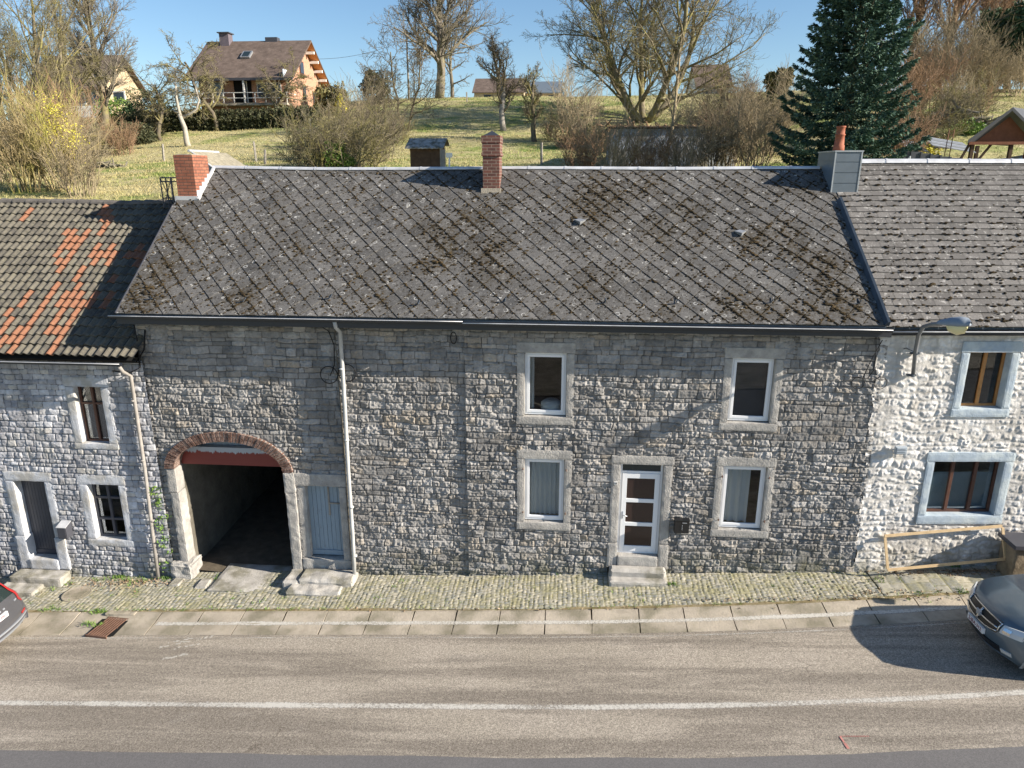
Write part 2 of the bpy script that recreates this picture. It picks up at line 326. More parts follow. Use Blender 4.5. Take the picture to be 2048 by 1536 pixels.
def hill_mat():
    m, nt, O, b = bare('hill_grass')
    c = mix(nt, ramp(nt, noise(nt, O, .16, 7, .68, .6, sc3=(1, 1.6, 1)), [(.38, 0), (.54, 1)]), (.21, .27, .08), (.47, .42, .23))
    c = mix(nt, ramp(nt, noise(nt, O, .5, 7, .7), [(.55, 0), (.68, .7)]), c, (.24, .26, .09))
    c = mix(nt, ramp(nt, noise(nt, O, .07, 4, .6), [(.55, 0), (.7, .6)]), c, (.36, .29, .16))
    c = mul(nt, c, ramp(nt, noise(nt, O, 3.5, 7, .8), [(.28, .6), (.72, 1.4)]))
    nt.links.new(c, b.inputs['Base Color']); b.inputs['Roughness'].default_value = .95; b.inputs['Specular IOR Level'].default_value = .05
    bn = nt.nodes.new("ShaderNodeBump"); bn.inputs['Strength'].default_value = 1; bn.inputs['Distance'].default_value = .25
    nt.links.new(noise(nt, O, 1.6, 7, .8), bn.inputs['Height']); nt.links.new(bn.outputs[0], b.inputs['Normal']); return m
M['hill'] = hill_mat()
def blue_door():
    m, nt, O, b = bare('faded_blue')
    c = mix(nt, noise(nt, O, 2, 5, .6, sc3=(9, 9, 1)), (.20, .27, .34), (.29, .36, .42))
    c = mix(nt, ramp(nt, noise(nt, O, 5, 7, .8, sc3=(7, 7, 1)), [(.56, 0), (.66, .8)]), c, (.17, .15, .13))
    nt.links.new(c, b.inputs['Base Color']); b.inputs['Roughness'].default_value = .8; return m
M['blue_door'] = blue_door()
def beam_mat():
    m, nt, O, b = bare('red_primer')
    sx = nt.nodes.new("ShaderNodeSeparateXYZ"); nt.links.new(O, sx.inputs[0])
    z = math_(nt, 'ADD', sx.outputs[2], math_(nt, 'MULTIPLY', math_(nt, 'SUBTRACT', noise(nt, O, 14, 4, .7, sc3=(1, 1, .12)), .5), .26))
    c = mix(nt, ramp(nt, math_(nt, 'MULTIPLY', z, .25), [(.672, 0), (.678, 1)]), (.19, .035, .028), (.36, .40, .45))
    nt.links.new(c, b.inputs['Base Color']); b.inputs['Roughness'].default_value = .6; return m
M['red_beam'] = beam_mat()
def carpaint(name, c, c2):
    m = mat(name, c, .32, .5, metal=.35, coat=.9); return m
M['van_blue'] = carpaint('van_blue', (.10, .14, .175), None)
M['car_grey'] = carpaint('car_grey', (.10, .10, .11), None)
M['silver_trim'] = mat('silver_trim', (.42, .45, .50), .35, .5, metal=.5)

# ------------------------------------------------------------------ object helpers
ORG = {}
def tag(o, label=None, cat=None, group=None, kind=None):
    if label: o['label'] = label
    if cat: o['category'] = cat
    if group: o['group'] = group
    if kind: o['kind'] = kind
    return o
def thing(name, label, cat, loc, group=None):
    o = bpy.data.objects.new(name, None); col.objects.link(o); o.empty_display_size = .2
    o.location = Vector(tuple(float(v) for v in loc)); ORG[o] = o.location.copy(); return tag(o, label, cat, group)
def put(name, me, m, parent=None):
    o = bpy.data.objects.new(name, me); col.objects.link(o); me.materials.append(m) if m else None
    ORG[o] = Vector((0, 0, 0))
    if parent: o.parent = parent; o.location = -ORG[parent]
    return o
class MB:
    def __init__(s, M4=None): s.v = []; s.f = []; s.T = M4; s.mi = []
    def add(s, vs, fs):
        n = len(s.v)
        s.v.extend([(float(a[0]), float(a[1]), float(a[2])) for a in vs]); s.f.extend([tuple(i + n for i in f) for f in fs]); return s
    def box(s, x0, x1, y0, y1, z0, z1, bev=0.0):
        if bev > 0:
            bm = bmesh.new(); r = bmesh.ops.create_cube(bm, size=1)
            for v in bm.verts: v.co = Vector((x0 + (v.co.x + .5) * (x1 - x0), y0 + (v.co.y + .5) * (y1 - y0), z0 + (v.co.z + .5) * (z1 - z0)))
            bmesh.ops.bevel(bm, geom=bm.edges[:], offset=bev, segments=2, affect='EDGES', profile=.6)
            bm.verts.index_update(); s.add([v.co for v in bm.verts], [[v.index for v in f.verts] for f in bm.faces]); bm.free(); return s
        return s.add([(x0, y0, z0), (x1, y0, z0), (x1, y1, z0), (x0, y1, z0), (x0, y0, z1), (x1, y0, z1), (x1, y1, z1), (x0, y1, z1)],
                     [(0, 3, 2, 1), (4, 5, 6, 7), (0, 1, 5, 4), (1, 2, 6, 5), (2, 3, 7, 6), (3, 0, 4, 7)])
    def hexa(s, p): # 8 points bottom4 ccw, top4
        return s.add(p, [(0, 3, 2, 1), (4, 5, 6, 7), (0, 1, 5, 4), (1, 2, 6, 5), (2, 3, 7, 6), (3, 0, 4, 7)])
    def rough(s, x0, x1, y0, y1, z0, z1, amp=.005, res=.05, sc=8.0, rnd=.007):
        n = [max(1, min(40, int(round((b - a) / res)))) for a, b in ((x0, x1), (y0, y1), (z0, z1))]
        idx = {}; vs = []; fs = []
        def vid(i, j, k):
            key = (i, j, k)
            if key not in idx:
                p = Vector((x0 + (x1 - x0) * i / n[0], y0 + (y1 - y0) * j / n[1], z0 + (z1 - z0) * k / n[2]))
                c = Vector(((x0 + x1) / 2, (y0 + y1) / 2, (z0 + z1) / 2))
                e = (i in (0, n[0])) + (j in (0, n[1])) + (k in (0, n[2]))
                d = (p - c).normalized()
                if e > 1: p = p - Vector(((1 if i else -1) * (i in (0, n[0])), (1 if j else -1) * (j in (0, n[1])), (1 if k else -1) * (k in (0, n[2])))) * rnd
                q = p * sc; p = p + Vector((mn.noise(q), mn.noise(q + Vector((7, 3, 1))), mn.noise(q + Vector((1, 9, 5))))) * amp
                idx[key] = len(vs); vs.append(p)
            return idx[key]
        for (a, b, c, flip) in ((0, 1, 2, 0), (1, 2, 0, 0), (2, 0, 1, 0)):
            for side in (0, n[c]):
                for i in range(n[a]):
                    for j in range(n[b]):
                        q = []
                        for di, dj in ((0, 0), (1, 0), (1, 1), (0, 1)):
                            t = [0, 0, 0]; t[a] = i + di; t[b] = j + dj; t[c] = side; q.append(vid(*t))
                        fs.append(q if side else q[::-1])
        return s.add(vs, fs)
    def tube(s, pts, r, k=6, cap=True):
        pts = [Vector(tuple(float(c) for c in p)) for p in pts]; rs = r if isinstance(r, (list, tuple)) else [r] * len(pts)
        vs = []; fs = []
        t0 = None; a = None
        for i, p in enumerate(pts):
            t = (pts[min(i + 1, len(pts) - 1)] - pts[max(i - 1, 0)]).normalized()
            if a is None: a = t.orthogonal().normalized()
            else: a = (a - t * a.dot(t)); a = a.normalized() if a.length > 1e-6 else t.orthogonal().normalized()
            b = t.cross(a)
            for j in range(k):
                th = 2 * pi * j / k; vs.append(p + (a * cos(th) + b * sin(th)) * rs[i])
        for i in range(len(pts) - 1):
            for j in range(k): fs.append((i * k + j, i * k + (j + 1) % k, (i + 1) * k + (j + 1) % k, (i + 1) * k + j))
        if cap: fs.append(tuple(range(k))[::-1]); fs.append(tuple((len(pts) - 1) * k + j for j in range(k)))
        return s.add(vs, fs)
    def lathe(s, cx, cy, prof, k=16):
        vs = []; fs = []
        for r, z in prof:
            for j in range(k): vs.append((cx + r * cos(2 * pi * j / k), cy + r * sin(2 * pi * j / k), z))
        for i in range(len(prof) - 1):
            for j in range(k): fs.append((i * k + j, i * k + (j + 1) % k, (i + 1) * k + (j + 1) % k, (i + 1) * k + j))
        fs.append(tuple(range(k))[::-1]); fs.append(tuple((len(prof) - 1) * k + j for j in range(k)))
        return s.add(vs, fs)
    def mesh(s, name, smooth=False):
        me = bpy.data.meshes.new(name)
        vs = s.v if s.T is None else [tuple(s.T @ Vector(v)) for v in s.v]
        me.from_pydata(vs, [], s.f); me.update()
        if smooth: me.polygons.foreach_set('use_smooth', [True] * len(me.polygons))
        return me
    def build(s, name, m, parent=None, smooth=False): return put(name, s.mesh(name, smooth), m, parent)

def grid_mesh(name, P, keep=None, attrs=None, smooth=True):
    """P: (n,m,3) array of points; keep: (n-1,m-1) bool; attrs: {name:(n,m,3)}"""
    n, m_ = P.shape[:2]
    idx = np.arange(n * m_).reshape(n, m_)
    q = np.stack([idx[:-1, :-1], idx[:-1, 1:], idx[1:, 1:], idx[1:, :-1]], -1).reshape(-1, 4)
    if keep is not None: q = q[keep.reshape(-1)]
    V = P.reshape(-1, 3); used = np.zeros(len(V), bool); used[q.reshape(-1)] = True
    re = np.cumsum(used) - 1; q = re[q]; V = V[used]
    return raw_mesh(name, V, q, {k: a.reshape(-1, 3)[used] for k, a in (attrs or {}).items()}, smooth)
def raw_mesh(name, V, q, attrs=None, smooth=True):
    k = q.shape[1]; me = bpy.data.meshes.new(name)
    me.vertices.add(len(V)); me.vertices.foreach_set('co', np.asarray(V, np.float32).reshape(-1))
    me.loops.add(q.size); me.loops.foreach_set('vertex_index', np.asarray(q, np.int32).reshape(-1))
    me.polygons.add(len(q)); me.polygons.foreach_set('loop_start', np.arange(0, q.size, k, dtype=np.int32)); me.polygons.foreach_set('loop_total', np.full(len(q), k, np.int32))
    me.polygons.foreach_set('use_smooth', np.full(len(q), smooth))
    for nm, a in (attrs or {}).items():
        ca = me.color_attributes.new(nm, 'FLOAT_COLOR', 'POINT')
        d = np.ones((len(V), 4), np.float32); d[:, :3] = a; ca.data.foreach_set('color', d.reshape(-1))
    me.update(calc_edges=True); return me

def vn(U, V, sx, sy, rng):
    """smooth value noise sampled at U/sx, V/sy, range -1..1"""
    u = U / sx; v = V / sy; u = u - u.min(); v = v - v.min()
    G = rng.uniform(-1, 1, (int(u.max()) + 3, int(v.max()) + 3))
    i = np.floor(u).astype(int); j = np.floor(v).astype(int); a = u - i; b = v - j; a = a * a * (3 - 2 * a); b = b * b * (3 - 2 * b)
    return (G[i, j] * (1 - a) + G[i + 1, j] * a) * (1 - b) + (G[i, j + 1] * (1 - a) + G[i + 1, j + 1] * a) * b

def masonry(U, V, rng, hr, wr, warp=.02, nbig=0, bigr=((.25, .5), (.16, .3)), joint=.016, relief=.035, tilt=.02, rough=.010, rough2=.006, patch=0):
    Uw = U + warp * vn(U, V, .35, .3, rng) + warp * .4 * vn(U, V, .09, .09, rng)
    Vw = V + warp * 1.1 * vn(U, V, .6, .35, rng) + warp * .5 * vn(U, V, .12, .1, rng)
    Vw = Vw - Vw.min(); Uw = Uw - Uw.min()
    rows = [0.0]
    while rows[-1] < Vw.max() + .1: rows.append(rows[-1] + rng.uniform(*hr))
    rows = np.array(rows); ri = np.clip(np.searchsorted(rows, Vw, 'right') - 1, 0, len(rows) - 2)
    dv = np.minimum(Vw - rows[ri], rows[ri + 1] - Vw); cv = ((Vw - rows[ri]) / (rows[ri + 1] - rows[ri]) - .5) * 2
    du = np.zeros_like(U); cu = np.zeros_like(U); sid = np.zeros(U.shape, int)
    for r in range(len(rows) - 1):
        mk = ri == r
        if not mk.any(): continue
        e = [-rng.uniform(0, .2)]; h = rows[r + 1] - rows[r]
        while e[-1] < Uw.max() + .3: e.append(e[-1] + rng.uniform(*wr) * (.75 + .25 * h / hr[1]))
        e = np.array(e); x = Uw[mk]; ci = np.clip(np.searchsorted(e, x, 'right') - 1, 0, len(e) - 2)
        du[mk] = np.minimum(x - e[ci], e[ci + 1] - x); cu[mk] = ((x - e[ci]) / (e[ci + 1] - e[ci]) - .5) * 2; sid[mk] = r * 997 + ci
    for b in range(nbig):
        w_ = rng.uniform(*bigr[0]); h = rng.uniform(*bigr[1]); x0 = rng.uniform(0, Uw.max() - w_); y0 = rng.uniform(0, Vw.max() - h)
        y0 = rows[np.argmin(abs(rows - y0))]
        mk = (Uw > x0) & (Uw < x0 + w_) & (Vw > y0) & (Vw < y0 + h)
        du[mk] = np.minimum(Uw[mk] - x0, x0 + w_ - Uw[mk]); dv[mk] = np.minimum(Vw[mk] - y0, y0 + h - Vw[mk])
        cu[mk] = ((Uw[mk] - x0) / w_ - .5) * 2; cv[mk] = ((Vw[mk] - y0) / h - .5) * 2; sid[mk] = 500000 + b
    T = rng.uniform(0, 1, (4096, 6)); R = T[(sid * 7919) % 4096]
    d = 1 / np.sqrt(1 / np.maximum(du, 1e-4) ** 2 + 1 / np.maximum(dv, 1e-4) ** 2)
    prof = np.clip(d / joint, 0, 1); prof = prof * prof * (3 - 2 * prof)
    dome = 1 - .14 * (np.clip(np.abs(cu), 0, 1) ** 3 + np.clip(np.abs(cv), 0, 1) ** 3)
    H = prof * (relief * (.45 + .75 * R[..., 0]) * dome + tilt * ((R[..., 1] - .5) * cu + (R[..., 2] - .5) * cv))
    rg = 1 - np.abs(vn(U, V, .085, .07, rng)) * 2
    H += prof * (rough * (.5 + R[..., 5]) * rg + rough * .8 * vn(U, V, .045, .04, rng) + rough2 * vn(U, V, .024, .022, rng))
    if patch:      # pointed-over and smoother areas
        pm = np.clip((vn(U, V, .9, .7, rng) + .5 * vn(U, V, .3, .25, rng) - .35) * 3, 0, 1) * patch
        H = H * (1 - .6 * pm) + .012 * pm; prof = prof * (1 - .45 * pm)
    H += .012 * vn(U, V, 1.7, 1.3, rng)
    return H, R, prof

def stone_wall(name, x0, x1, zlo, zhi, res, seed, Yf, holes, mt, parent, M4=None, **kw):
    rng = np.random.default_rng(seed)
    xs = np.arange(x0, x1 + res / 2, res); zs = np.arange(zlo, zhi + res / 2, res)
    U, V = np.meshgrid(xs, zs, indexing='ij')
    H, R, prof = masonry(U, V, rng, **kw)
    Y = np.vectorize(Yf)(xs)[:, None] - H
    keep = np.ones((len(xs) - 1, len(zs) - 1), bool); xc = (xs[:-1] + res / 2)[:, None]; zc = (zs[:-1] + res / 2)[None]
    for h in holes: keep &= ~h(xc, zc)
    P = np.stack([U, Y, V], -1)
    if M4 is not None:
        A = np.array(M4); P = P @ A[:3, :3].T + A[:3, 3]
    A = np.stack([R[..., 3], prof, R[..., 4]], -1)
    return put(name, grid_mesh(name, P, keep, {'scol': A}), mt, parent)
def rect(a, b, c, d): return lambda x, z: (x > a) & (x < b) & (z > c) & (z < d)

# ------------------------------------------------------------------ ground, road, pavement
def sheet(name, xs, ys, zf, mt, kind='structure', attrs=None, uv=False):
    P = np.array([[(x, y if not callable(y) else y(x), 0) for y in ys] for x in xs], float)
    for i in range(P.shape[0]):
        for j in range(P.shape[1]): P[i, j, 2] = zf(P[i, j, 0], P[i, j, 1])
    me = grid_mesh(name, P)
    if uv:
        ul = me.uv_layers.new(name='UVMap'); n, m_ = P.shape[:2]
        V = np.array([v.co for v in me.vertices]); li = np.zeros(len(me.loops), int); me.loops.foreach_get('vertex_index', li)
        uvs = np.stack([li // m_ / (n - 1), li % m_ / (m_ - 1)], -1).astype(np.float32); ul.data.foreach_set('uv', uvs.reshape(-1))
    o = put(name, me, mt); o['kind'] = kind; return o
gx = list(np.concatenate([np.arange(-300, -70, 12), np.arange(-70, 70, 1.0), np.arange(70, 301, 12)]))
gy = list(np.concatenate([np.arange(-60, 14, 6), [14.2, 15.1, 15.6], np.arange(16.8, 110, 1.0), np.arange(110, 900, 25)]))
sheet('hillside', gx, gy, terr, M['hill'])
RX = list(np.arange(-32, 32.1, 0.5))
def K(c): return lambda x: c + kc(x)
sheet('road', RX, [1.0, 4.0, 8.0, 10, K(12.74)], lambda x, y: street(x), M['asphalt'])
rngp = np.random.default_rng(3)
pw = np.interp(RX, np.linspace(-32, 32, 330), rngp.normal(0, .015, 330))
sheet('new_asphalt_strip', list(np.arange(-32, 32.1, .1)), [1.0, 6.0, lambda x: 9.46 + kc(x) + .03 * mn.noise(Vector((x * .6, 0, 0))) + .015 * mn.noise(Vector((x * 5, 4, 0)))], lambda x, y: street(x) + .006, M['asphalt_new'])
sheet('added_far_pavement', RX, [-9.0, -4.0, .98], lambda x, y: street(x) + .06, M['concrete'])  # out of view; added so the panes reflect paving instead of grass
sheet('centre_line', RX, [lambda x, t=t: 10.54 + t * .17 + kc(x) for t in (0, .25, .5, .75, 1)], lambda x, y: street(x) + .005, M['paint'], uv=True)
sheet('edge_line', RX, [lambda x, t=t: 12.60 + t * .07 + kc(x) for t in (0, .5, 1)], lambda x, y: street(x) + .005, M['paint_faint'], uv=True)
# pink sprayed mark
mk = MB()
def flatq(mb, pts, wd, z=.007):
    for a, b in zip(pts, pts[1:]):
        d = Vector((b[0] - a[0], b[1] - a[1])); n = Vector((-d.y, d.x)).normalized() * wd / 2
        mb.add([(a[0] - n.x, a[1] - n.y, street(a[0]) + z), (b[0] - n.x, b[1] - n.y, street(b[0]) + z), (b[0] + n.x, b[1] + n.y, street(b[0]) + z), (a[0] + n.x, a[1] + n.y, street(a[0]) + z)], [(0, 1, 2, 3)])
def G(px, py, z=0.0):
    r = ray(px, py); t = (0.06 * 0 - .02 + z - CAM[2]) / (r[2] - .06 * r[0]); return CAM + r * t
a, b, c = G(1738, 1473), G(1680, 1473), G(1697, 1498)
for k in range(14):
    t = k / 14; p = a + (b - a) * t; q = a + (b - a) * (t + .05); flatq(mk, [p, q], .02)
flatq(mk, [b, b + (c - b) * .5], .035); flatq(mk, [b + (c - b) * .55, c], .05)
tag(mk.build('sprayed_arrow', M['spray_pink']), kind='structure')
# white scuffs of spilled paint near the kerb
mk = MB(); rr = random.Random(5)
for (px, py, w_) in ((345, 1290, .5), (362, 1281, .5), (372, 1293, .45), (352, 1313, .3), (338, 1316, .25), (405, 1278, .3)):
    p = G(px, py)
    for k in range(9): 
        x = p[0] + rr.uniform(-.5, .5) * w_; y = p[1] + (x - p[0]) * .35 + rr.gauss(0, .02); flatq(mk, [(x, y), (x + rr.uniform(.02, .1), y + rr.uniform(.0, .04))], rr.uniform(.012, .035), .008)
tag(mk.build('paint_spill', mat('chalky_splash', (.46, .44, .40), .9, .1, var=.3, vscale=20)), kind='structure')

# pavement of setts
def pave(name, x0, x1, y0f, y1f, res, seed, mt, zoff, **kw):
    rng = np.random.default_rng(seed); xs = np.arange(x0, x1, res); n = int(2.2 / res); ts = np.linspace(0, 1, n)
    ya = np.array([y0f(x) for x in xs]); yb = np.array([y1f(x) for x in xs])
    Y = ya[:, None] + (yb - ya)[:, None] * ts[None]; X = np.repeat(xs[:, None], n, 1)
    H, R, prof = masonry(Y - Y.min(), X - X.min(), rng, **kw)
    Z = .06 * X - .02 + zoff + H + .02 * vn(X, Y, 1.3, .8, rng)
    A = np.stack([R[..., 3], prof, R[..., 4]], -1)
    o = put(name, grid_mesh(name, np.stack([X, Y, Z], -1), None, {'scol': A}), mt); o['kind'] = 'structure'; return o
pave('cobbled_pavement', -16, 6.95, lambda x: 13.56 + kc(x), lambda x: 15.3, .022, 11, M['cobbles'], .035, hr=(.085, .125), wr=(.09, .14), warp=.03, joint=.016, relief=.016, tilt=.010, rough=.004, rough2=.003)
pave('slab_pavement', 6.97, 16, lambda x: 13.56 + kc(x), lambda x: 15.6, .03, 12, M['cobbles'], .035, hr=(.28, .31), wr=(.3, .42), warp=.01, joint=.02, relief=.018, tilt=.008, rough=.003, rough2=.002)
# concrete gutter slabs: every slab a piece of the kerb
def kerb_slabs():
    mb = MB(); rr = random.Random(2); x = -16.0; cuts = [x]
    while x < 14:
        x += rr.choice([.95, .98, 1.0, .96, .5 if abs(x + 3.2) < .6 else 1.0]); cuts.append(x)
    prof = [(12.73, -.05), (12.74, .004), (12.95, .012), (13.2, .02), (13.46, .055), (13.53, .05), (13.545, -.05)]
    for a, b in zip(cuts, cuts[1:]):
        a += .012; b -= .012; vs = []; fs = []; dz = rr.uniform(-.004, .006); sk = rr.uniform(-.03, .03) + .03 * a / 8
        n = 4
        for i in range(n + 1):
            xx = a + (b - a) * i / n
            for (y, z) in prof:
                xs_ = xx + sk * (y - 13.1) + .02 * mn.noise(Vector((xx * 3, y * 5, 1)))
                vs.append((xs_, y + kc(xx) + .006 * mn.noise(Vector((xx * 6, y * 3, 0))), street(xx) + z + dz + .004 * mn.noise(Vector((xx * 4, y * 4, 2)))))
        k = len(prof)
        for i in range(n):
            for j in range(k - 1): fs.append((i * k + j, (i + 1) * k + j, (i + 1) * k + j + 1, i * k + j + 1))
        fs.append(tuple(range(k))); fs.append(tuple(n * k + j for j in range(k))[::-1])
        mb.add(vs, fs)
    return mb
o = kerb_slabs().build('gutter_slabs', M['concrete']); o['kind'] = 'structure'
sheet('gutter_bed', RX, [K(12.7), K(13.6)], lambda x, y: street(x) - .03, M['dirt'])
sheet('kerb_line', list(np.arange(-9.1, 14, .25)), [lambda x, t=t: 13.04 + t * .15 + kc(x) + .015 * mn.noise(Vector((x * 1.5, 0, 7))) for t in (0, .25, .5, .75, 1)],
      lambda x, y: street(x) + .017 + (max(0, (y - kc(x) - 13.12)) * .12) + .006, M['paint'], uv=True)
sheet('moss_strip', list(np.arange(-16, 14, .1)), [lambda x, t=t: 13.53 + t * .10 + kc(x) + .02 * mn.noise(Vector((x * 4, t, 7))) for t in (0, .5, 1)],
      lambda x, y: street(x) + .05 + .012 * mn.noise(Vector((x * 9, y * 9, 0))), mat('mossy_earth', (.20, .165, .09), .95, .05, var=.4, vscale=12, col2=(.30, .25, .16), c2scale=4))

# ------------------------------------------------------------------ roofs
def roof_frame(Y0, z0, run, rise, sagk=.035, seed=0.0, skew=0.0, X0=0):
    a = atan(rise / run); L = hypot(run, rise)
    def R(x, v, h=0.0):
        sg = sagk * mn.noise(Vector((x * .28 + seed, v * .35, seed))) * min(1, .4 + v)
        y = Y0 + skew * (x - X0)
        return (x, y + v * cos(a) - h * sin(a), z0 + v * sin(a) + h * cos(a) + sg)
    return R, L, a
def clampd(pts, x0, x1, L): return [(min(max(x, x0), x1), min(max(v, 0), L), h) for x, v, h in pts]
def diamond_tiles(R, x0, x1, L, p, b, seed, mossf):
    rr = random.Random(seed); V = []; Fq = []; A = []
    rows = int(L / b) + 2
    for r in range(rows):
        cx = x0 - p + (r % 2) * p / 2
        while cx < x1 + p:
            j = lambda: rr.uniform(-.004, .004)
            dx, dv = rr.uniform(-.006, .006), rr.uniform(-.006, .006); lift = rr.uniform(0, .007); rnd = rr.random()
            v = r * b; g = .006; tl = rr.uniform(-.004, .004)
            pts = [(cx + dx, v + b - g + dv, .002), (cx - p / 2 + g + dx, v + dv, .012 + lift + tl), (cx + dx + j(), v - b + g + dv + j(), .026 + lift), (cx + p / 2 - g + dx, v + dv, .012 + lift - tl),
                   (cx - p / 2 + g + dx, v + dv, -.006), (cx + dx, v - b + g + dv, -.004), (cx + p / 2 - g + dx, v + dv, -.006)]
            cl = clampd(pts, x0, x1, L)
            if v > 4.15 and cl[1][0] < -9.30: cl = [(max(x, -9.30), vv, h) for x, vv, h in cl]
            if abs((cl[1][0] - cl[3][0])) > .02 and abs(cl[0][1] - cl[2][1]) > .02:
                n = len(V)
                for (x, vv, h) in cl: V.append(R(x, vv, h)); A.append((rnd, mossf(x, vv), rnd))
                Fq += [(n, n + 1, n + 2, n + 3), (n + 1, n + 4, n + 5, n + 2), (n + 2, n + 5, n + 6, n + 3)]
            cx += p
    return raw_mesh('roof', np.array(V), np.array(Fq), {'tcol': np.array(A)}, False)
def rect_tiles(R, x0, x1, L, ex, wd, seed):
    rr = random.Random(seed); V = []; Fq = []; A = []; r = 0; v = 0
    while v < L:
        cx = x0 - wd * rr.random() - (wd / 2 if r % 2 else 0)
        while cx < x1:
            w_ = wd * rr.uniform(.9, 1.08); l = rr.uniform(0, .005); rnd = rr.random(); s = rr.uniform(-.006, .006)
            pts = [(cx + .004, v + ex, .004), (cx + .004, v + s, .022 + l), (cx + w_ - .004, v + s, .022 + l), (cx + w_ - .004, v + ex, .004), (cx + .004, v + s, -.004), (cx + w_ - .004, v + s, -.004)]
            cl = clampd(pts, x0, x1, L)
            if cl[2][0] - cl[1][0] > .02:
                n = len(V)
                for (x, vv, h) in cl: V.append(R(x, vv, h)); A.append((rnd, 0, 0))
                Fq += [(n, n + 1, n + 2, n + 3), (n + 1, n + 4, n + 5, n + 2)]
            cx += w_
        v += ex; r += 1
    return raw_mesh('roof', np.array(V), np.array(Fq), {'tcol': np.array(A)}, False)
def pan_tiles(R, x0, x1, L, ex, wd, seed, redf):
    rr = random.Random(seed); V = []; Fq = []; A = []; r = 0
    prof = [(0, .0), (.12, .028), (.26, .044), (.42, .036), (.55, .012), (.68, -.004), (.84, -.006), (.94, .004), (1.02, .016)]
    k = len(prof); v = 0
    while v < L:
        c = 0; x = x0
        while x < x1:
            rnd = rr.random(); red = 1.0 if random.Random(int(x * 100 + 4000) * 131 + (r + int(x * 100)) // 2 % 97).random() < redf(x, v) else 0.0; l = rr.uniform(0, .008); s = rr.uniform(-.012, .012); n = len(V); sh = rr.uniform(-.004, .004)
            for (t, hh) in ((ex, .0), (ex * .5, .018), (0.0, .036), (0.0, .006)):
                for (fx, h) in prof: V.append(R(x + fx * wd + sh, min(v + t + (s if t < ex else 0), L), h + hh + l)); A.append((rnd, red, 0))
            for i in range(3):
                for j in range(k - 1): Fq.append((n + i * k + j, n + (i + 1) * k + j, n + (i + 1) * k + j + 1, n + i * k + j + 1))
            x += wd
        v += ex; r += 1
    return raw_mesh('roof', np.array(V), np.array(Fq), {'tcol': np.array(A)}, False)
def gutter(mb, x0, x1, Yf, zf, r=.062):
    n = 24; k = 9; vs = []; fs = []
    for i in range(n + 1):
        x = x0 + (x1 - x0) * i / n
        for rad, flip in ((r, 0), (r - .006, 1)):
            for j in range(k):
                th = pi + pi * j / (k - 1); vs.append((x, Yf(x) + rad * cos(th), zf(x) + rad * sin(th)))
    m2 = 2 * k
    for i in range(n):
        for j in range(k - 1):
            fs.append((i * m2 + j, i * m2 + j + 1, (i + 1) * m2 + j + 1, (i + 1) * m2 + j)); a = k + j
            fs.append((i * m2 + a, (i + 1) * m2 + a, (i + 1) * m2 + a + 1, i * m2 + a + 1))
    mb.add(vs, fs)
def rim(mb, x0, x1, Yf, zf, r=.062): mb.tube([(x0 + (x1 - x0) * i / 12, Yf(x0 + (x1 - x0) * i / 12) - r, zf(x0 + (x1 - x0) * i / 12) + .004) for i in range(13)], .010, 6)
ICO = None
def blob_cloud(pts, sizes, seed, flat=.6, jit=.25):
    """many small irregular clumps: pts (n,3)"""
    bm = bmesh.new(); bmesh.ops.create_icosphere(bm, subdivisions=1, radius=1); base = np.array([v.co for v in bm.verts]); f = np.array([[v.index for v in fc.verts] for fc in bm.faces]); bm.free()
    rng = np.random.default_rng(seed); n = len(pts); nb = len(base)
    S = np.array(sizes)[:, None, None] * np.stack([rng.uniform(.7, 1.5, n), rng.uniform(.7, 1.3, n), np.full(n, flat) * rng.uniform(.7, 1.2, n)], -1)[:, None, :]
    V = base[None] * S * (1 + rng.uniform(-jit, jit, (n, nb, 1))) + np.array(pts)[:, None, :]
    Fq = f[None] + (np.arange(n) * nb)[:, None, None]
    return V.reshape(-1, 3), Fq.reshape(-1, 3)

# ------------------------------------------------------------------ window and door helpers
def surround(mb, o, i, Yf, depth=.30, proud=.05, amp=.004):
    x0, x1, z0, z1 = o; a0, a1, c0, c1 = i; y0 = Yf - proud; y1 = Yf + depth
    mb.rough(x0 - .015, x1 + .015, y0, y1, c1, z1, amp, .05, 9, .006); mb.rough(x0 - .01, x1 + .01, y0 - .012, y1, z0, c0, amp, .05, 9, .006)
    mb.rough(x0, a0, y0 + .003, y1, c0 + .003, c1 - .003, amp, .05, 9, .006); mb.rough(a1, x1, y0 + .003, y1, c0 + .003, c1 - .003, amp, .05, 9, .006)
def bars(mb, x0, x1, z0, z1, y0, y1, w_, wb=None):
    wb = wb or w_; mb.box(x0, x0 + w_, y0, y1, z0, z1, .006); mb.box(x1 - w_, x1, y0, y1, z0, z1, .006)
    mb.box(x0 + w_, x1 - w_, y0 + .001, y1, z1 - w_, z1, .006); mb.box(x0 + w_, x1 - w_, y0 + .001, y1, z0, z0 + wb, .006)
def curtain_mesh(x0, x1, z0, z1, y, amp=.02, per=.09, T=None):
    n = int((x1 - x0) / .012); vs = []; fs = []
    for i in range(n + 1):
        x = x0 + (x1 - x0) * i / n; yy = y + amp * sin(x / per * 2 * pi + 1.5 * sin(x * 7)) + amp * .4 * sin(x * 61)
        vs += [(x, yy, z0), (x, yy, z1)]
    for i in range(n): fs.append((2 * i, 2 * i + 2, 2 * i + 3, 2 * i + 1))
    mb = MB(T); mb.add(vs, fs); return mb

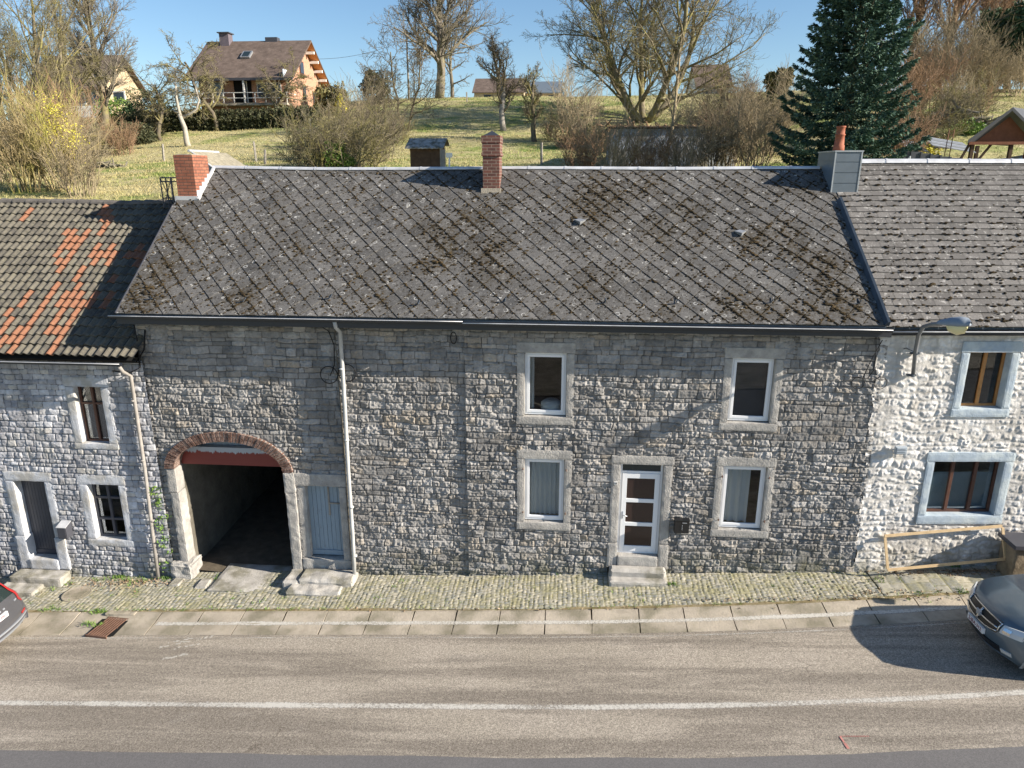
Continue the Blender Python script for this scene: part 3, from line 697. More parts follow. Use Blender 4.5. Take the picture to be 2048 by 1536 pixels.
# ------------------------------------------------------------------ the stone farmhouse and barn
house = thing('stone_farmhouse', 'long grey rubble stone farmhouse with carriage arch, white door and mossy diamond slate roof', 'house', (-1.6, 15, 0))
def YB(x):   # the barn part stands a little back from the dwelling
    if x < -5.12: return 15.17
    if x < -2.25: return 15.05
    return 15.0
W4 = [((-1.09, .17, 3.82, 5.70), (-.92, 0.0, 4.0, 5.46)), ((3.36, 4.60, 3.80, 5.67), (3.53, 4.42, 3.98, 5.43)),
      ((-1.08, .17, 1.20, 3.20), (-.91, 0.0, 1.39, 2.98)), ((3.38, 4.67, 1.20, 3.18), (3.55, 4.50, 1.38, 2.95))]
AX, AW, SPR, RISE = -8.02, 1.34, 2.38, .74          # arch centre, half width, springing, rise
def in_arch(aw, ri): return lambda x, z: ((abs(x - AX) < aw) & (z < SPR)) | ((((x - AX) / aw) ** 2 + ((z - SPR) / ri) ** 2 < 1) & (z >= SPR))
holes = [rect(o[0] + .02, o[1] - .02, o[2] + .02, o[3] - .02) for o, i in W4]
holes += [rect(1.07, 2.44, -1, 3.10), rect(-6.36, -5.20, -1, 2.32), in_arch(AW + .12, RISE + .12)]
holes.append(lambda x, z: z < .06 * x - .12)
stone_wall('wall', -9.84, 6.66, -.9, 6.14, .0145, 21, YB, holes, M['rubble'], house, hr=(.065, .20), wr=(.13, .52), nbig=120, bigr=((.22, .48), (.16, .30)), warp=.024, relief=.036, tilt=.036, rough=.012, rough2=.009, joint=.015, patch=.9)
names_w = ['window with white frame and dark pane above the carriage side', 'closed dark blind behind the pane', None, None]
for n, (o, i) in enumerate(W4):
    fr = MB(); a0, a1, c0, c1 = i; y = 15.06
    bars(fr, a0 + .005, a1 - .005, c0 + .02, c1 - .003, y, y + .07, .06); bars(fr, a0 + .05, a1 - .05, c0 + .07, c1 - .048, y - .012, y + .05, .06)
    wo = fr.build('window', M['upvc'], house)
    s = MB(); surround(s, o, i, 15.0); s.build('surround', M['dressed'], wo)
    g = MB(); g.box(a0 + .095, a1 - .095, y + .018, y + .024, c0 + .115, c1 - .093); g.build('pane', M['glass'], wo)
    if n in (2, 3): curtain_mesh(a0 + .06, a1 - (.06 if n == 2 else .30), c0 + .1, c1, y + .16, .02 + .012 * (n == 3), .10 + .05 * (n == 3)).build('curtain', M['curtain'], wo, True)
    if n == 1:
        b = MB(); b.box(a0 + .06, a1 - .06, y + .10, y + .11, c0 + .05, c1); b.build('blind', M['anthracite'], wo)
    if n == 0:
        curtain_mesh(a0 + .06, a0 + .2, c0 + .1, c1, y + .2).build('curtain', M['curtain'], wo, True)
        b = MB(); b.lathe(-.33, 15.35, [(.17, 4.02), (.24, 4.08), (.24, 4.22), (.16, 4.28)], 20); b.build('cushion', M['curtain'], wo, True)
    if n >= 2:
        for zz in (c0 + .25, c1 - .25):
            for xx in (a0 - .03, a1 + .04): hk = MB(); hk.tube([(xx, 14.96, zz), (xx, 14.90, zz), (xx, 14.90, zz + .05)], .012, 5); hk.build('shutter_hinge', M['rust'], wo)
# front door
dr = MB(); y = 15.08; x0, x1, zb, zt = 1.27, 2.23, .62, 2.92
bars(dr, x0, x1, zb, zt, y, y + .08, .05); dr.box(x0 + .05, x1 - .05, y + .002, y + .07, 2.66, 2.71)
lx0, lx1, lz0, lz1 = x0 + .055, x1 - .055, zb + .055, 2.655
dr.box(lx0, lx0 + .11, y - .015, y + .05, lz0, lz1, .005); dr.box(lx1 - .11, lx1, y - .015, y + .05, lz0, lz1, .005)
pz = np.linspace(lz0 + .10, lz1 - .075, 4)
for k, zz in enumerate([lz0] + list(pz[1:3] - .045) + [lz1 - .12]):
    dr.box(lx0 + .11, lx1 - .11, y - .013, y + .05, zz, zz + (.14 if k == 0 else .09 if k < 3 else .12), .005)
door = dr.build('door', M['upvc'], house)
g = MB(); g.box(lx0 + .1, lx1 - .1, y + .012, y + .02, lz0 + .05, lz1 - .05); g.build('glass_panel', M['frost_brown'], door)
g = MB(); g.box(x0 + .05, x1 - .05, y + .03, y + .04, 2.71, zt - .05); g.build('transom_pane', M['car_glass'], door)
g = MB(); g.tube([(lx0 + .045, y - .015, 1.62), (lx0 + .045, y - .065, 1.62), (lx0 + .15, y - .07, 1.60)], .011, 8); g.box(lx0 + .03, lx0 + .06, y - .024, y - .015, 1.52, 1.70, .004); g.build('handle', M['silver_trim'], door, True)
s = MB(); s.rough(1.05, 2.46, 14.95, 15.3, 2.92, 3.13); s.rough(1.06, 1.27, 14.955, 15.3, .92, 2.917); s.rough(2.23, 2.44, 14.955, 15.3, .92, 2.917)
s.rough(1.04, 1.28, 14.93, 15.3, .30, .917); s.rough(2.225, 2.46, 14.93, 15.3, .30, .917); s.rough(1.285, 2.22, 14.90, 15.3, .30, .62, .004)
s.build('surround', M['dressed'], door)
g = MB(); g.box(1.13, 1.21, 14.925, 14.945, 2.42, 2.50, .003); g.build('number_plate', M['white_paint'], door)
def text_mesh(s, size, m, parent, M4, name='lettering', ext=.002):
    cu = bpy.data.curves.new(name, 'FONT'); cu.body = s; cu.size = size; cu.extrude = ext; cu.align_x = 'CENTER'; cu.align_y = 'CENTER'; cu.resolution_u = 2
    o = bpy.data.objects.new(name, cu); me = bpy.data.meshes.new_from_object(o); bpy.data.objects.remove(o)
    me.transform(M4); me.update(); r = put(name, me, m, parent); return r
text_mesh('16', .065, M['black'], door, Matrix.Translation((1.17, 14.922, 2.46)) @ Matrix.Rotation(pi / 2, 4, 'X'))

# blue barn door
bd = MB(); nx = 8; X0, X1 = -6.20, -5.36
for k in range(nx):
    a = X0 + (X1 - X0) * k / nx; bd.box(a + .003, a + (X1 - X0) / nx - .003, 15.30 + .004 * (k % 3), 15.34, .10, 2.02, .003)
bd.box(X0, X1, 15.28, 15.30, .12, .24); blue = bd.build('barn_door', M['blue_door'], house); tag(blue, 'faded blue plank door')
g = MB(); g.box(X0 + .52, X1 - .02, 15.283, 15.296, 1.50, 1.54); g.box(X0 + .50, X0 + .54, 15.28, 15.3, 1.2, 1.95); g.build('hinge_strap', M['wood_grey'], blue)
s = MB(); s.rough(-6.42, -6.19, 15.14, 15.5, .09, 2.035, .006); s.rough(-6.62, -5.10, 15.10, 15.55, 2.04, 2.36, .008); s.rough(-5.36, -5.18, 15.11, 15.55, -.05, 2.03, .008); s.rough(-6.40, -5.14, 15.09, 15.55, -.22, .08, .012)
s.build('surround', M['dressed'], blue)
# carriage arch
ar = MB(); n = 46
def ell(t, aw, ri): return AX + aw * cos(t), SPR + ri * sin(t)
for k in range(n):
    t0 = pi * (k + .13) / n; t1 = pi * (k + .87) / n; jy = random.Random(k).uniform(-.012, .012)
    for (ra, rb) in ((0, .115), (.125, .24)):
        if ra > 0 and k % 3 == 1: ra = 0.128
        p = []
        for yy in (15.07 + jy, 15.42):
            for (t, d) in ((t0, ra), (t1, ra), (t1, rb), (t0, rb)):
                x, z = ell(t, AW + d, RISE + d); p.append((x, yy, z))
        ar.hexa([p[0], p[1], p[2], p[3], p[4], p[5], p[6], p[7]])
arch = ar.build('brick_arch', M['brick_arch'], house)
mo = MB()
for k in range(60):
    t0 = pi * k / 60; t1 = pi * (k + 1) / 60; p = []
    for yy in (15.095, 15.40):
        for (t, d) in ((t0, .004), (t1, .004), (t1, .235), (t0, .235)): x, z = ell(t, AW + d, RISE + d); p.append((x, yy, z))
    mo.hexa(p)
mo.build('mortar', mat('arch_mortar', (.34, .31, .28), .95, .1, var=.3, vscale=12), arch)
s = MB(); s.rough(AX - AW - .24, AX - AW + .0, 15.08, 15.45, 1.75, 2.37, .01); s.rough(AX - AW - .20, AX - AW + .01, 15.085, 15.45, -.15, 1.745, .012)
s.rough(AX - AW - .42, AX - AW + .16, 14.93, 15.5, -.62, -.14, .03, rnd=.04)
s.build('jamb', M['dressed'], house)
s = MB(); s.rough(AX + AW, AX + AW + .27, 15.08, 15.5, 1.85, 2.37, .01); s.rough(AX + AW + .01, AX + AW + .26, 15.085, 15.5, -.35, 1.845, .012)
s.build('jamb', M['dressed'], house)
b = MB(); b.box(AX - AW - .05, AX + AW + .05, 15.46, 15.62, 2.36, 2.82); b.build('red_beam', M['red_beam'], house)
b = MB(); b.box(AX - AW - .05, AX + AW + .05, 15.66, 15.8, 2.8, 3.3); b.build('roller_box', mat('steel_box', (.35, .40, .46), .4, .5, var=.1), house)
# passage behind the arch
pa = MB(); e = .03
def passage_wall():
    mb = MB()
    def q(a, b, c, d): mb.add([a, b, c, d], [(0, 1, 2, 3)])
    xl, xr, y0, y1, z0, z1 = AX - AW - .02, AX + AW + .06, 15.4, 24.0, -.9, 3.2
    n = 12
    for i in range(n):
        for j in range(4):
            ya = y0 + (y1 - y0) * i / n; yb = y0 + (y1 - y0) * (i + 1) / n; za = z0 + (z1 - z0) * j / 4; zb = z0 + (z1 - z0) * (j + 1) / 4
            q((xl, ya, za), (xl, yb, za), (xl, yb, zb), (xl, ya, zb)); q((xr, ya, za), (xr, ya, zb), (xr, yb, zb), (xr, yb, za))
    q((xl, y0, z1), (xl, y1, z1), (xr, y1, z1), (xr, y0, z1)); q((xl, y1, z0), (xr, y1, z0), (xr, y1, z1), (xl, y1, z1)); return mb
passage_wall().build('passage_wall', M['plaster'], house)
sheet('passage_floor', list(np.arange(-9.8, -6.3, .25)), list(np.arange(15.22, 24, .5)), lambda x, y: -.47 + .02 * (y - 15) + .04 * mn.noise(Vector((x, y, 0))), M['dirt'])

# body: gables, back wall, soffit
RM0, LM, am = roof_frame(14.62, 6.25, 4.73, 3.05, .05, 1.3)
def RM(x, v, h=0.0): p = RM0(x, v, h); return (p[0] - .0058 * v * max(0, -x), p[1], p[2])
def gable(mb, x0, x1, Y0, Y1, zb, ze, Yr, zr, Y2):
    p = [(Y0, zb), (Y2, zb), (Y2, ze), (Yr, zr), (Y0, ze)]
    mb.add([(x0, y, z) for y, z in p] + [(x1, y, z) for y, z in p], [(0, 1, 2, 3, 4), (9, 8, 7, 6, 5), (0, 5, 6, 1), (1, 6, 7, 2), (2, 7, 8, 3), (3, 8, 9, 4), (4, 9, 5, 0)])
gb = MB(); gable(gb, -9.36, -9.2, 15.2, 0, 4.9, 6.35, 19.35, 9.18, 23.6); gable(gb, 6.2, 6.5, 15.1, 0, -.5, 6.35, 19.35, 9.18, 23.6)
gb.hexa([(-9.74, 15.2, 4), (-9.37, 15.2, 4), (-9.37, 18.1, 4), (-9.74, 18.1, 4), (-9.74, 15.2, 6.5), (-9.37, 15.2, 6.5), (-9.37, 18.1, 8.38), (-9.74, 18.1, 8.38)]); gb.box(-9.1, 6.2, 23.4, 23.6, -1, 6.3); gb.box(-9.72, 6.6, 15.22, 15.26, 6.08, 6.3)
gb.box(-9.4, -9.39, 15.3, 23, -1, 5); gb.box(-5.13, -5.11, 15.0, 15.2, -.5, 6.1) 
gb.box(-5.0, 6.1, 15.2, 23.3, 3.3, 3.5)
gb.box(-9.38, -5.3, 15.5, 23.3, 3.3, 3.4); gb.build('gable_wall', M['plaster'], house)
sf = MB(); sf.box(-9.9, 6.55, 14.64, 15.02, 6.12, 6.16); sf.box(-9.9, 6.55, 14.635, 14.66, 6.02, 6.2); sf.build('soffit', M['gut_dark'], house)  # boards coloured near black to stand for the shade under the gutter
MOSSY = []
def _ms():
    nrm = np.array([0, -sin(am), cos(am)])
    for (px, py, r_) in ((330, 540, .55), (300, 590, .5), (370, 480, .4), (760, 600, .35), (940, 440, .5), (960, 400, .5), (990, 500, .5), (1000, 540, .6), (900, 480, .5), (860, 530, .35), (1230, 400, .7), (1180, 430, .6), (1290, 380, .6), (1360, 410, .5), (1320, 460, .5), (1480, 390, .6), (1510, 480, .5), (1560, 470, .45), (1590, 500, .45), (1600, 380, .5), (1470, 610, .45), (1540, 615, .5), (1610, 620, .5), (1680, 600, .5), (1650, 520, .4), (720, 380, .3), (1400, 480, .4), (600, 500, .3), (480, 600, .35)):
        r = ray(px, py); p = CAM + r * (np.dot(np.array([0, 14.62, 6.25]) - CAM, nrm) / np.dot(r, nrm)); MOSSY.append((p[0], (p[1] - 14.62) / cos(am), r_))
_ms()
def mossf(x, v):
    b = max(1 - hypot(x - a, v - c) / (q * 1.7) for a, c, q in MOSSY)
    return max(0, min(1, .25 + .62 * max(0, b) + .55 * mn.noise(Vector((x * .8, v * .8, 4))) + .3 * mn.noise(Vector((x * 3, v * 3, 4)))))
RXL, RXR = -9.88, 6.42
roof = put('roof', diamond_tiles(RM, RXL, RXR, LM, .433, .275, 5, mossf), M['slates'], house)
u = MB(); n = 16
for i in range(n):
    xa = RXL + (RXR - RXL) * i / n; xb = RXL + (RXR - RXL) * (i + 1) / n
    for j in range(10):
        xc = max(xa, -9.30) if LM * j / 10 > 3.9 else xa
        u.add([RM(xc, LM * j / 10, -.03), RM(xb, LM * j / 10, -.03), RM(xb, LM * (j + 1) / 10, -.03), RM(xc, LM * (j + 1) / 10, -.03)], [(0, 1, 2, 3)])
u.add([RM(RXL, 0, -.03), RM(RXR, 0, -.03), (RXR, 14.66, 6.14), (RXL, 14.66, 6.14)], [(0, 1, 2, 3)])
zr = RM(0, LM, 0)[2]; u.add([(-9.3, 19.35, 9.27), (RXR, 19.35, 9.27), (RXR, 23.7, 6.3), (-9.3, 23.7, 6.3)], [(0, 1, 2, 3)])
u.build('underlay', M['slate_clad'], roof)
# verge strip on the left
vs_ = MB()
for i in range(20):
    a = LM * i / 20; b2 = LM * (i + 1) / 20
    if b2 > 4.2: break
    vs_.hexa([RM(RXL - .02, a, -.12), RM(RXL + .0, a, -.12), RM(RXL + .0, b2, -.12), RM(RXL - .02, b2, -.12), RM(RXL - .02, a, .035), RM(RXL + .0, a, .035), RM(RXL + .0, b2, .035), RM(RXL - .02, b2, .035)])
vs_.build('verge_board', M['anthracite'], roof)
# moss clumps along the slate edges
rr = random.Random(17); pts = []; sz = []
while len(pts) < 16000:
    r = rr.randrange(0, int(LM / .275) + 1); c = rr.randrange(0, 40); t = rr.random(); sd = -1 if rr.random() < .62 else 1
    cx = RXL - .433 + (r % 2) * .2165 + c * .433; v = r * .275
    if rr.random() < .62: x = cx + sd * .2165 * t; vv = v - .275 * (1 - t) - .008
    else: x = cx + rr.uniform(-.2, .2); vv = v + rr.uniform(-.27, .27)
    if not (RXL + .03 < x < RXR - .05 and .02 < vv < LM - .1): continue
    d = mossf(x, vv)
    if rr.random() > d * d * 1.9 + .30: continue
    k = 1 if rr.random() < .6 else 2
    pts.append(RM(x, vv, .012)); sz.append(rr.uniform(.010, .024) * (1 + .9 * max(0, d - .5)) * k * .85)
V, Fq = blob_cloud(pts, sz, 3)
o = put('moss', raw_mesh('moss', V, Fq, None, False), M['moss'], roof); o['kind'] = 'stuff'
# ridge cap
def ridge(mb, x0, x1, f, r=.07, seg=.95):
    x = x0
    while x < x1:
        xe = min(x + seg, x1); 
        for (a, b, rr_) in ((x, xe - .03, r), (xe - .06, xe, r + .008)):
            vs = []; 
            for xx in (a, b):
                y, z = f(xx)
                for j in range(7): th = pi * j / 6; vs.append((xx, y - rr_ * 1.15 * cos(th), z + rr_ * sin(th) - .02))
            mb.add(vs, [(j, j + 1, 8 + j, 7 + j) for j in range(6)])
        x = xe
rc = MB(); ridge(rc, -9.62, 6.25, lambda x: (RM(x, LM, 0)[1], RM(x, LM, 0)[2] + .01)); rc.build('ridge_cap', M['zinc_pale'], roof)
gt = MB(); gutter(gt, -10.0, -2.2, lambda x: 14.57, lambda x: 6.22); gutter(gt, -2.2, 6.5, lambda x: 14.55, lambda x: 6.19); go = gt.build('gutter', M['gut_dark'], house, True)
for a in ((-10.0, -2.2, lambda x: 14.57, lambda x: 6.22), (-2.2, 6.5, lambda x: 14.55, lambda x: 6.19)): gt = MB(); rim(gt, *a); gt.build('gutter_rim', M['zinc_pale'], go, True)
# snow hooks
for k, (px, py) in enumerate([(300, 600), (482, 606), (655, 600), (830, 612), (1003, 608), (1203, 608), (1345, 608), (1535, 606), (1710, 610)]):
    r = ray(px, py); nrm = np.array([0, -sin(am), cos(am)]); p = CAM + r * (np.dot(np.array([0, 14.62, 6.25]) - CAM, nrm) / np.dot(r, nrm)); v = (p[1] - 14.62) / cos(am); x = p[0]
    h = MB(); h.tube([RM(x - .10, v, .03), RM(x - .05, v - .02, .04), RM(x + .06, v, .045), RM(x + .09, v, .13)], .009, 5); h.tube([RM(x + .09, v + .18, .02), RM(x + .08, v, .045)], .008, 5); h.build('roof_hook', M['lead'], roof)
for (px, py) in ((1160, 452), (1482, 472)):
    r = ray(px, py); nrm = np.array([0, -sin(am), cos(am)]); p = CAM + r * (np.dot(np.array([0, 14.62, 6.25]) - CAM, nrm) / np.dot(r, nrm)); v = (p[1] - 14.62) / cos(am); x = p[0]
    h = MB(); q = [RM(x - .14, v + .16, .03), RM(x, v - .02, .03), RM(x + .14, v + .16, .03), RM(x, v + .22, .03), RM(x - .14, v + .16, .05), RM(x, v - .02, .13), RM(x + .14, v + .16, .05), RM(x, v + .22, .04)]
    h.hexa(q); h.build('roof_vent', M['zinc'], roof)
# chimneys of the farmhouse
def chimney_brick(x0, x1, y0, y1, zb, zt, m, corbel=False, cap=True):
    c = MB(); c.box(x0, x1, y0, y1, zb, zt, .006)
    if corbel:
        zc = zt - .42
        c.box(x0 - .012, x1 + .012, y0 - .012, y1 + .012, zc + .02, zt - .16); c.box(x0 - .03, x1 + .03, y0 - .03, y1 + .03, zc - .05, zc + .02); c.box(x0 - .025, x1 + .025, y0 - .025, y1 + .025, zt - .16, zt + .01)
    return c.build('chimney', m, house)
ca = chimney_brick(-10.07, -9.57, 18.15, 18.95, 6.5, 9.64, M['brick_orange'])
f = MB(); f.box(-10.14, -9.50, 18.10, 18.16, RM(0, 4.17)[2] - .12, RM(0, 4.17)[2] + .10)
for k in range(5):
    y = 18.16 + k * .158; zz = RM(0, (y - 14.62) / cos(am))[2]; f.box(-9.572, -9.555, y, y + .158, zz - .1, zz + .22)
for k in range(12):
    a = 4.15 + (LM - 4.15) * k / 12; b2 = 4.15 + (LM - 4.15) * (k + 1) / 12
    f.hexa([RM(-9.32, a, -.1), RM(-9.26, a, -.1), RM(-9.26, b2, -.1), RM(-9.32, b2, -.1), RM(-9.32, a, .07), RM(-9.26, a, .06), RM(-9.26, b2, .06), RM(-9.32, b2, .07)])
f.build('flashing', M['zinc_pale'], ca); f = MB(); f.rough(-10.03, -9.61, 18.2, 18.9, 9.63, 9.66, .008); f.build('mortar_cap', M['concrete'], ca)
cb = chimney_brick(-2.21, -1.79, 18.45, 19.15, 8.4, 10.08, M['brick_old'], True)
f = MB(); f.add([(-2.2, 18.46, 10.09), (-1.8, 18.46, 10.09), (-1.8, 19.14, 10.09), (-2.2, 19.14, 10.09), (-2.0, 18.8, 10.22)], [(0, 1, 4), (1, 2, 4), (2, 3, 4), (3, 0, 4)]); f.build('mortar_cap', M['gut_dark'], cb)
f = MB(); zz = RM(-2, (18.45 - 14.62) / cos(am))[2]; f.box(-2.25, -1.75, 18.40, 18.46, zz - .08, zz + .10); f.build('flashing', M['concrete'], cb)
# downpipe in the middle of the facade
dp = MB(); dp.tube([(-4.98, 14.60, 6.16), (-4.98, 14.66, 6.02), (-4.98, 14.92, 5.86), (-5.0, 14.94, 4.2), (-5.03, 14.94, 2.4), (-5.03, 14.93, .8), (-5.04, 14.88, -.33)], .045, 12)
for zz in (5.0, 3.3, 1.6, .3): dp.tube([(-5.01, 14.93, zz), (-5.01, 14.93, zz + .04)], .056, 12)
dp.build('downpipe', M['ivory_pipe'], house, True)
fl = MB()
for i in range(24):
    a = LM * i / 24; b2 = LM * (i + 1) / 24; 
    if a > 4.05: break
    fl.hexa([RM(6.36, a, .0), RM(6.47, a, .0), RM(6.47, b2, .0), RM(6.36, b2, .0), RM(6.41, a, .11), RM(6.46, a, .12), RM(6.46, b2, .12), RM(6.41, b2, .11)])
fl.build('flashing', M['lead'], roof)

# ------------------------------------------------------------------ left neighbour
lh = thing('limestone_cottage', 'pale limewashed stone cottage with orange patched clay tile roof and dark plank door', 'house', (-13, 15, -.7))
def q2(px, py, Y=15.04): p = AT(px, py, Y); return p[0], p[2]
YL = lambda x: 15.10
DO = (-13.78, -12.55, -.30, 2.18); DI = (-13.56, -12.76, -.22, 1.93)
LO = (-11.88, -10.68, .22, 2.15); LI = (-11.66, -10.86, .40, 1.90)
UO = (-11.76, -10.67, 2.84, 4.64); UI = (-11.56, -10.88, 2.98, 4.40)
hl = [rect(o[0] + .02, o[1] - .02, o[2] + .02, o[3] - .02) for o in (LO, UO)] + [rect(DO[0] + .02, DO[1] - .02, -2, DO[3] - .02), lambda x, z: z < .06 * x - .14]
stone_wall('wall', -17.2, -9.74, -1.2, 5.06, .018, 33, YL, hl, M['lime'], lh, hr=(.10, .19), wr=(.14, .30), nbig=18, warp=.016, relief=.034, tilt=.018, rough=.007, rough2=.003)
def int_window(par, O, I, Y, m_sur, m_fr, mull=(.5,), trans=(), fw=.05, depth=.28, setb=.14, T=None, pane='glass', name='window', proud=.04):
    fr = MB(T); a0, a1, c0, c1 = I; y = Y + setb; bars(fr, a0, a1, c0, c1, y, y + .06, fw)
    for t in mull: x = a0 + (a1 - a0) * t; fr.box(x - fw * .6, x + fw * .6, y - .012, y + .05, c0 + fw, c1 - fw, .005)
    for t in trans: z = c0 + (c1 - c0) * t; fr.box(a0 + fw, a1 - fw, y - .006, y + .05, z - fw * .5, z + fw * .5, .005)
    wo = fr.build(name, m_fr, par); s = MB(T); surround(s, O, I, Y, depth, proud); s.build('surround', m_sur, wo)
    g = MB(T); g.box(a0 + fw * .5, a1 - fw * .5, y + .03, y + .036, c0 + fw * .5, c1 - fw * .5); g.build('pane', M[pane], wo); return wo
wu = int_window(lh, UO, UI, 15.10, M['dressed_lime'], M['brown'], trans=(.68,)); curtain_mesh(UI[0] + .04, UI[1] - .04, UI[2], UI[3], 15.34, .015, .12).build('curtain', M['anthracite'], wu, True)
wlw = int_window(lh, LO, LI, 15.10, M['dressed_lime'], M['anthracite'], trans=(.33, .72), fw=.055)
dd = MB(); n = 10
for k in range(n): a = DI[0] + (DI[1] - DI[0]) * k / n; dd.box(a + .003, a + (DI[1] - DI[0]) / n - .003, 15.30, 15.34, DI[2] + .12, DI[3] - .02, .004)
dd.box(DI[0], DI[1], 15.285, 15.33, DI[2], DI[2] + .14, .004); ldoor = dd.build('door', M['anthracite'], lh)
s = MB(); s.rough(DO[0] - .01, DO[1] + .01, 15.05, 15.42, DI[3], DO[3]); s.rough(DO[0], DI[0], 15.055, 15.42, .4, DI[3] - .003); s.rough(DI[1], DO[1], 15.055, 15.42, .4, DI[3] - .003)
s.rough(DO[0] - .05, DI[0] + .02, 15.03, 15.42, -.5, .397); s.rough(DI[1] - .02, DO[1] + .05, 15.03, 15.42, -.5, .397); s.rough(DI[0] + .02, DI[1] - .02, 15.0, 15.42, -.5, DI[2], .004); s.build('surround', M['dressed_lime'], ldoor)
RL_, LL, al = roof_frame(14.62, 5.26, 4.75, 3.17, .06, 5.0)
def redf(x, v):
    c = 0
    for (cx, cv, r) in ((-13.0, 2.9, .75), (-12.3, 2.6, .8), (-12.6, 1.7, .7), (-11.8, 1.2, .8), (-11.4, .3, .7), (-12.9, .9, .6), (-11.3, 4.0, .5), (-12.5, 4.6, .4), (-11.9, 3.4, .5)):
        c = max(c, 1 - hypot((x - cx), (v - cv) * .45) / r)
    return .035 + .50 * max(0, c)
lr = put('roof', pan_tiles(RL_, -17.4, -9.80, LL, .30, .19, 8, redf), M['pantile'], lh)
u = MB(); 
for j in range(6): u.add([RL_(-17.4, LL * j / 6, -.09), RL_(-9.73, LL * j / 6, -.09), RL_(-9.73, LL * (j + 1) / 6, -.09), RL_(-17.4, LL * (j + 1) / 6, -.09)], [(0, 1, 2, 3)])
u.add([RL_(-17.4, 0, -.09), RL_(-9.73, 0, -.09), (-9.73, 15.1, 5.0), (-17.4, 15.1, 5.0)], [(0, 1, 2, 3)]); u.add([(-17.4, 19.37, 8.4), (-9.73, 19.37, 8.4), (-9.73, 23.5, 5.2), (-17.4, 23.5, 5.2)], [(0, 1, 2, 3)]); u.build('underlay', M['dark'], lr)
u = MB(); x = -17.4
while x < -9.9:
    t = .015 * mn.noise(Vector((x, 0, 0))); p = RL_(x, LL, 0); q = RL_(x + .38, LL, 0); vs = []
    for (xx, P, e) in ((x, p, .02), (x + .40, q, 0)):
        for j in range(7): th = pi * j / 6; vs.append((xx, P[1] - (.13 + e) * cos(th), P[2] + (.095 + e) * sin(th) - .03 + t))
    u.add(vs, [(j, j + 1, 8 + j, 7 + j) for j in range(6)]); x += .38
u.build('ridge_tile', mat('ridge_tile', (.13, .12, .11), .9, .1, var=.4, vscale=5, bump=.4), lr)
g = MB(); gutter(g, -17.4, -9.95, lambda x: 14.60, lambda x: 5.12); go = g.build('gutter', M['gut_dark'], lh, True); g = MB(); rim(g, -17.4, -9.95, lambda x: 14.60, lambda x: 5.12); g.build('gutter_rim', M['zinc_pale'], go, True)
g = MB(); g.tube([(-10.02, 14.62, 5.06), (-10.02, 14.72, 4.9), (-10.03, 15.0, 4.72), (-10.05, 15.0, 2.4), (-10.1, 14.98, .8), (-10.13, 14.96, -.62)], .042, 12)
for zz in (4.1, 2.6, 1.0): g.tube([(-10.06, 14.99, zz), (-10.06, 14.99, zz + .04)], .052, 12)
g.build('downpipe', mat('old_pipe', (.30, .28, .26), .7, .3, var=.3, vscale=4), lh, True)
g = MB(); gable(g, -17.3, -17.0, 15.1, 0, -1.3, 5.1, 19.3, 8.3, 23.4); g.box(-17.2, -9.75, 23.2, 23.4, -1, 5.1); g.box(-17.2, -9.75, 15.12, 15.2, 4.95, 5.12); g.box(-17, -9.8, 15.45, 23.1, 2.4, 2.5); g.build('back_wall', M['plaster'], lh)

# ------------------------------------------------------------------ white neighbour (turned slightly with the bend)
wh = thing('whitewashed_cottage', 'whitewashed rubble stone cottage with pale blue window surrounds and rectangular slate roof', 'house', (10, 15.3, .5))
SW = .08; TW = Matrix(((1, 0, 0, 0), (SW, 1, 0, -SW * 6.6), (0, 0, 1, 0), (0, 0, 0, 1)))     # shear = walls run obliquely
U2O = (8.22, 9.45, 4.20, 5.86); U2I = (8.40, 9.27, 4.38, 5.62); B2O = (7.90, 9.80, 1.66, 3.38); B2I = (8.08, 9.60, 1.86, 3.16)
hw = [rect(o[0] + .02, o[1] - .02, o[2] + .02, o[3] - .02) for o in (U2O, B2O)] + [lambda x, z: z < .06 * x - .14, lambda x, z: x < 6.46 + .04 * (6 - z) + .03 * np.sin(z * 9)]
stone_wall('wall', 6.40, 17.0, -.1, 6.1, .02, 44, lambda x: 14.98, hw, M['white'], wh, TW, hr=(.09, .22), wr=(.18, .50), nbig=50, warp=.075, joint=.05, relief=.016, tilt=.012, rough=.012, rough2=.008, patch=.6)
w1 = int_window(wh, U2O, U2I, 14.98, M['blue_stone'], M['oak'], mull=(.52,), T=TW, setb=.18, fw=.055)
w2 = int_window(wh, B2O, B2I, 14.98, M['blue_stone'], M['brown'], mull=(.34, .68), T=TW, setb=.16, fw=.06)
g = MB(TW); g.box(B2I[0] + .05, B2I[1] - .05, 15.21, 15.216, B2I[2] + .05, B2I[2] + .95); g.build('privacy_film', M['frosted'], w2)
g = MB(TW); g.box(7.12, 7.36, 14.83, 14.92, 3.38, 3.55, .006)
for k in range(4): g.hexa([(7.135, 14.815, 3.40 + k * .037), (7.345, 14.815, 3.40 + k * .037), (7.345, 14.83, 3.41 + k * .037), (7.135, 14.83, 3.41 + k * .037), (7.135, 14.80, 3.42 + k * .037), (7.345, 14.80, 3.42 + k * .037), (7.345, 14.83, 3.43 + k * .037), (7.135, 14.83, 3.43 + k * .037)])
g.build('vent_grille', mat('vent_grey', (.33, .38, .43), .5, .4), wh)
RW, LW, aw = roof_frame(14.80, 6.19, 4.65, 3.27, .03, 9.0, .0)
def RW2(x, v, h=0.0): p = RW(x, v, h); return (p[0], p[1] + .075 * max(0, x - 6.6) * (1 - v / LW), p[2])
wr_ = put('roof', rect_tiles(RW2, 6.45, 17.3, LW, .205, .30, 6), M['slates2'], wh)
u = MB()
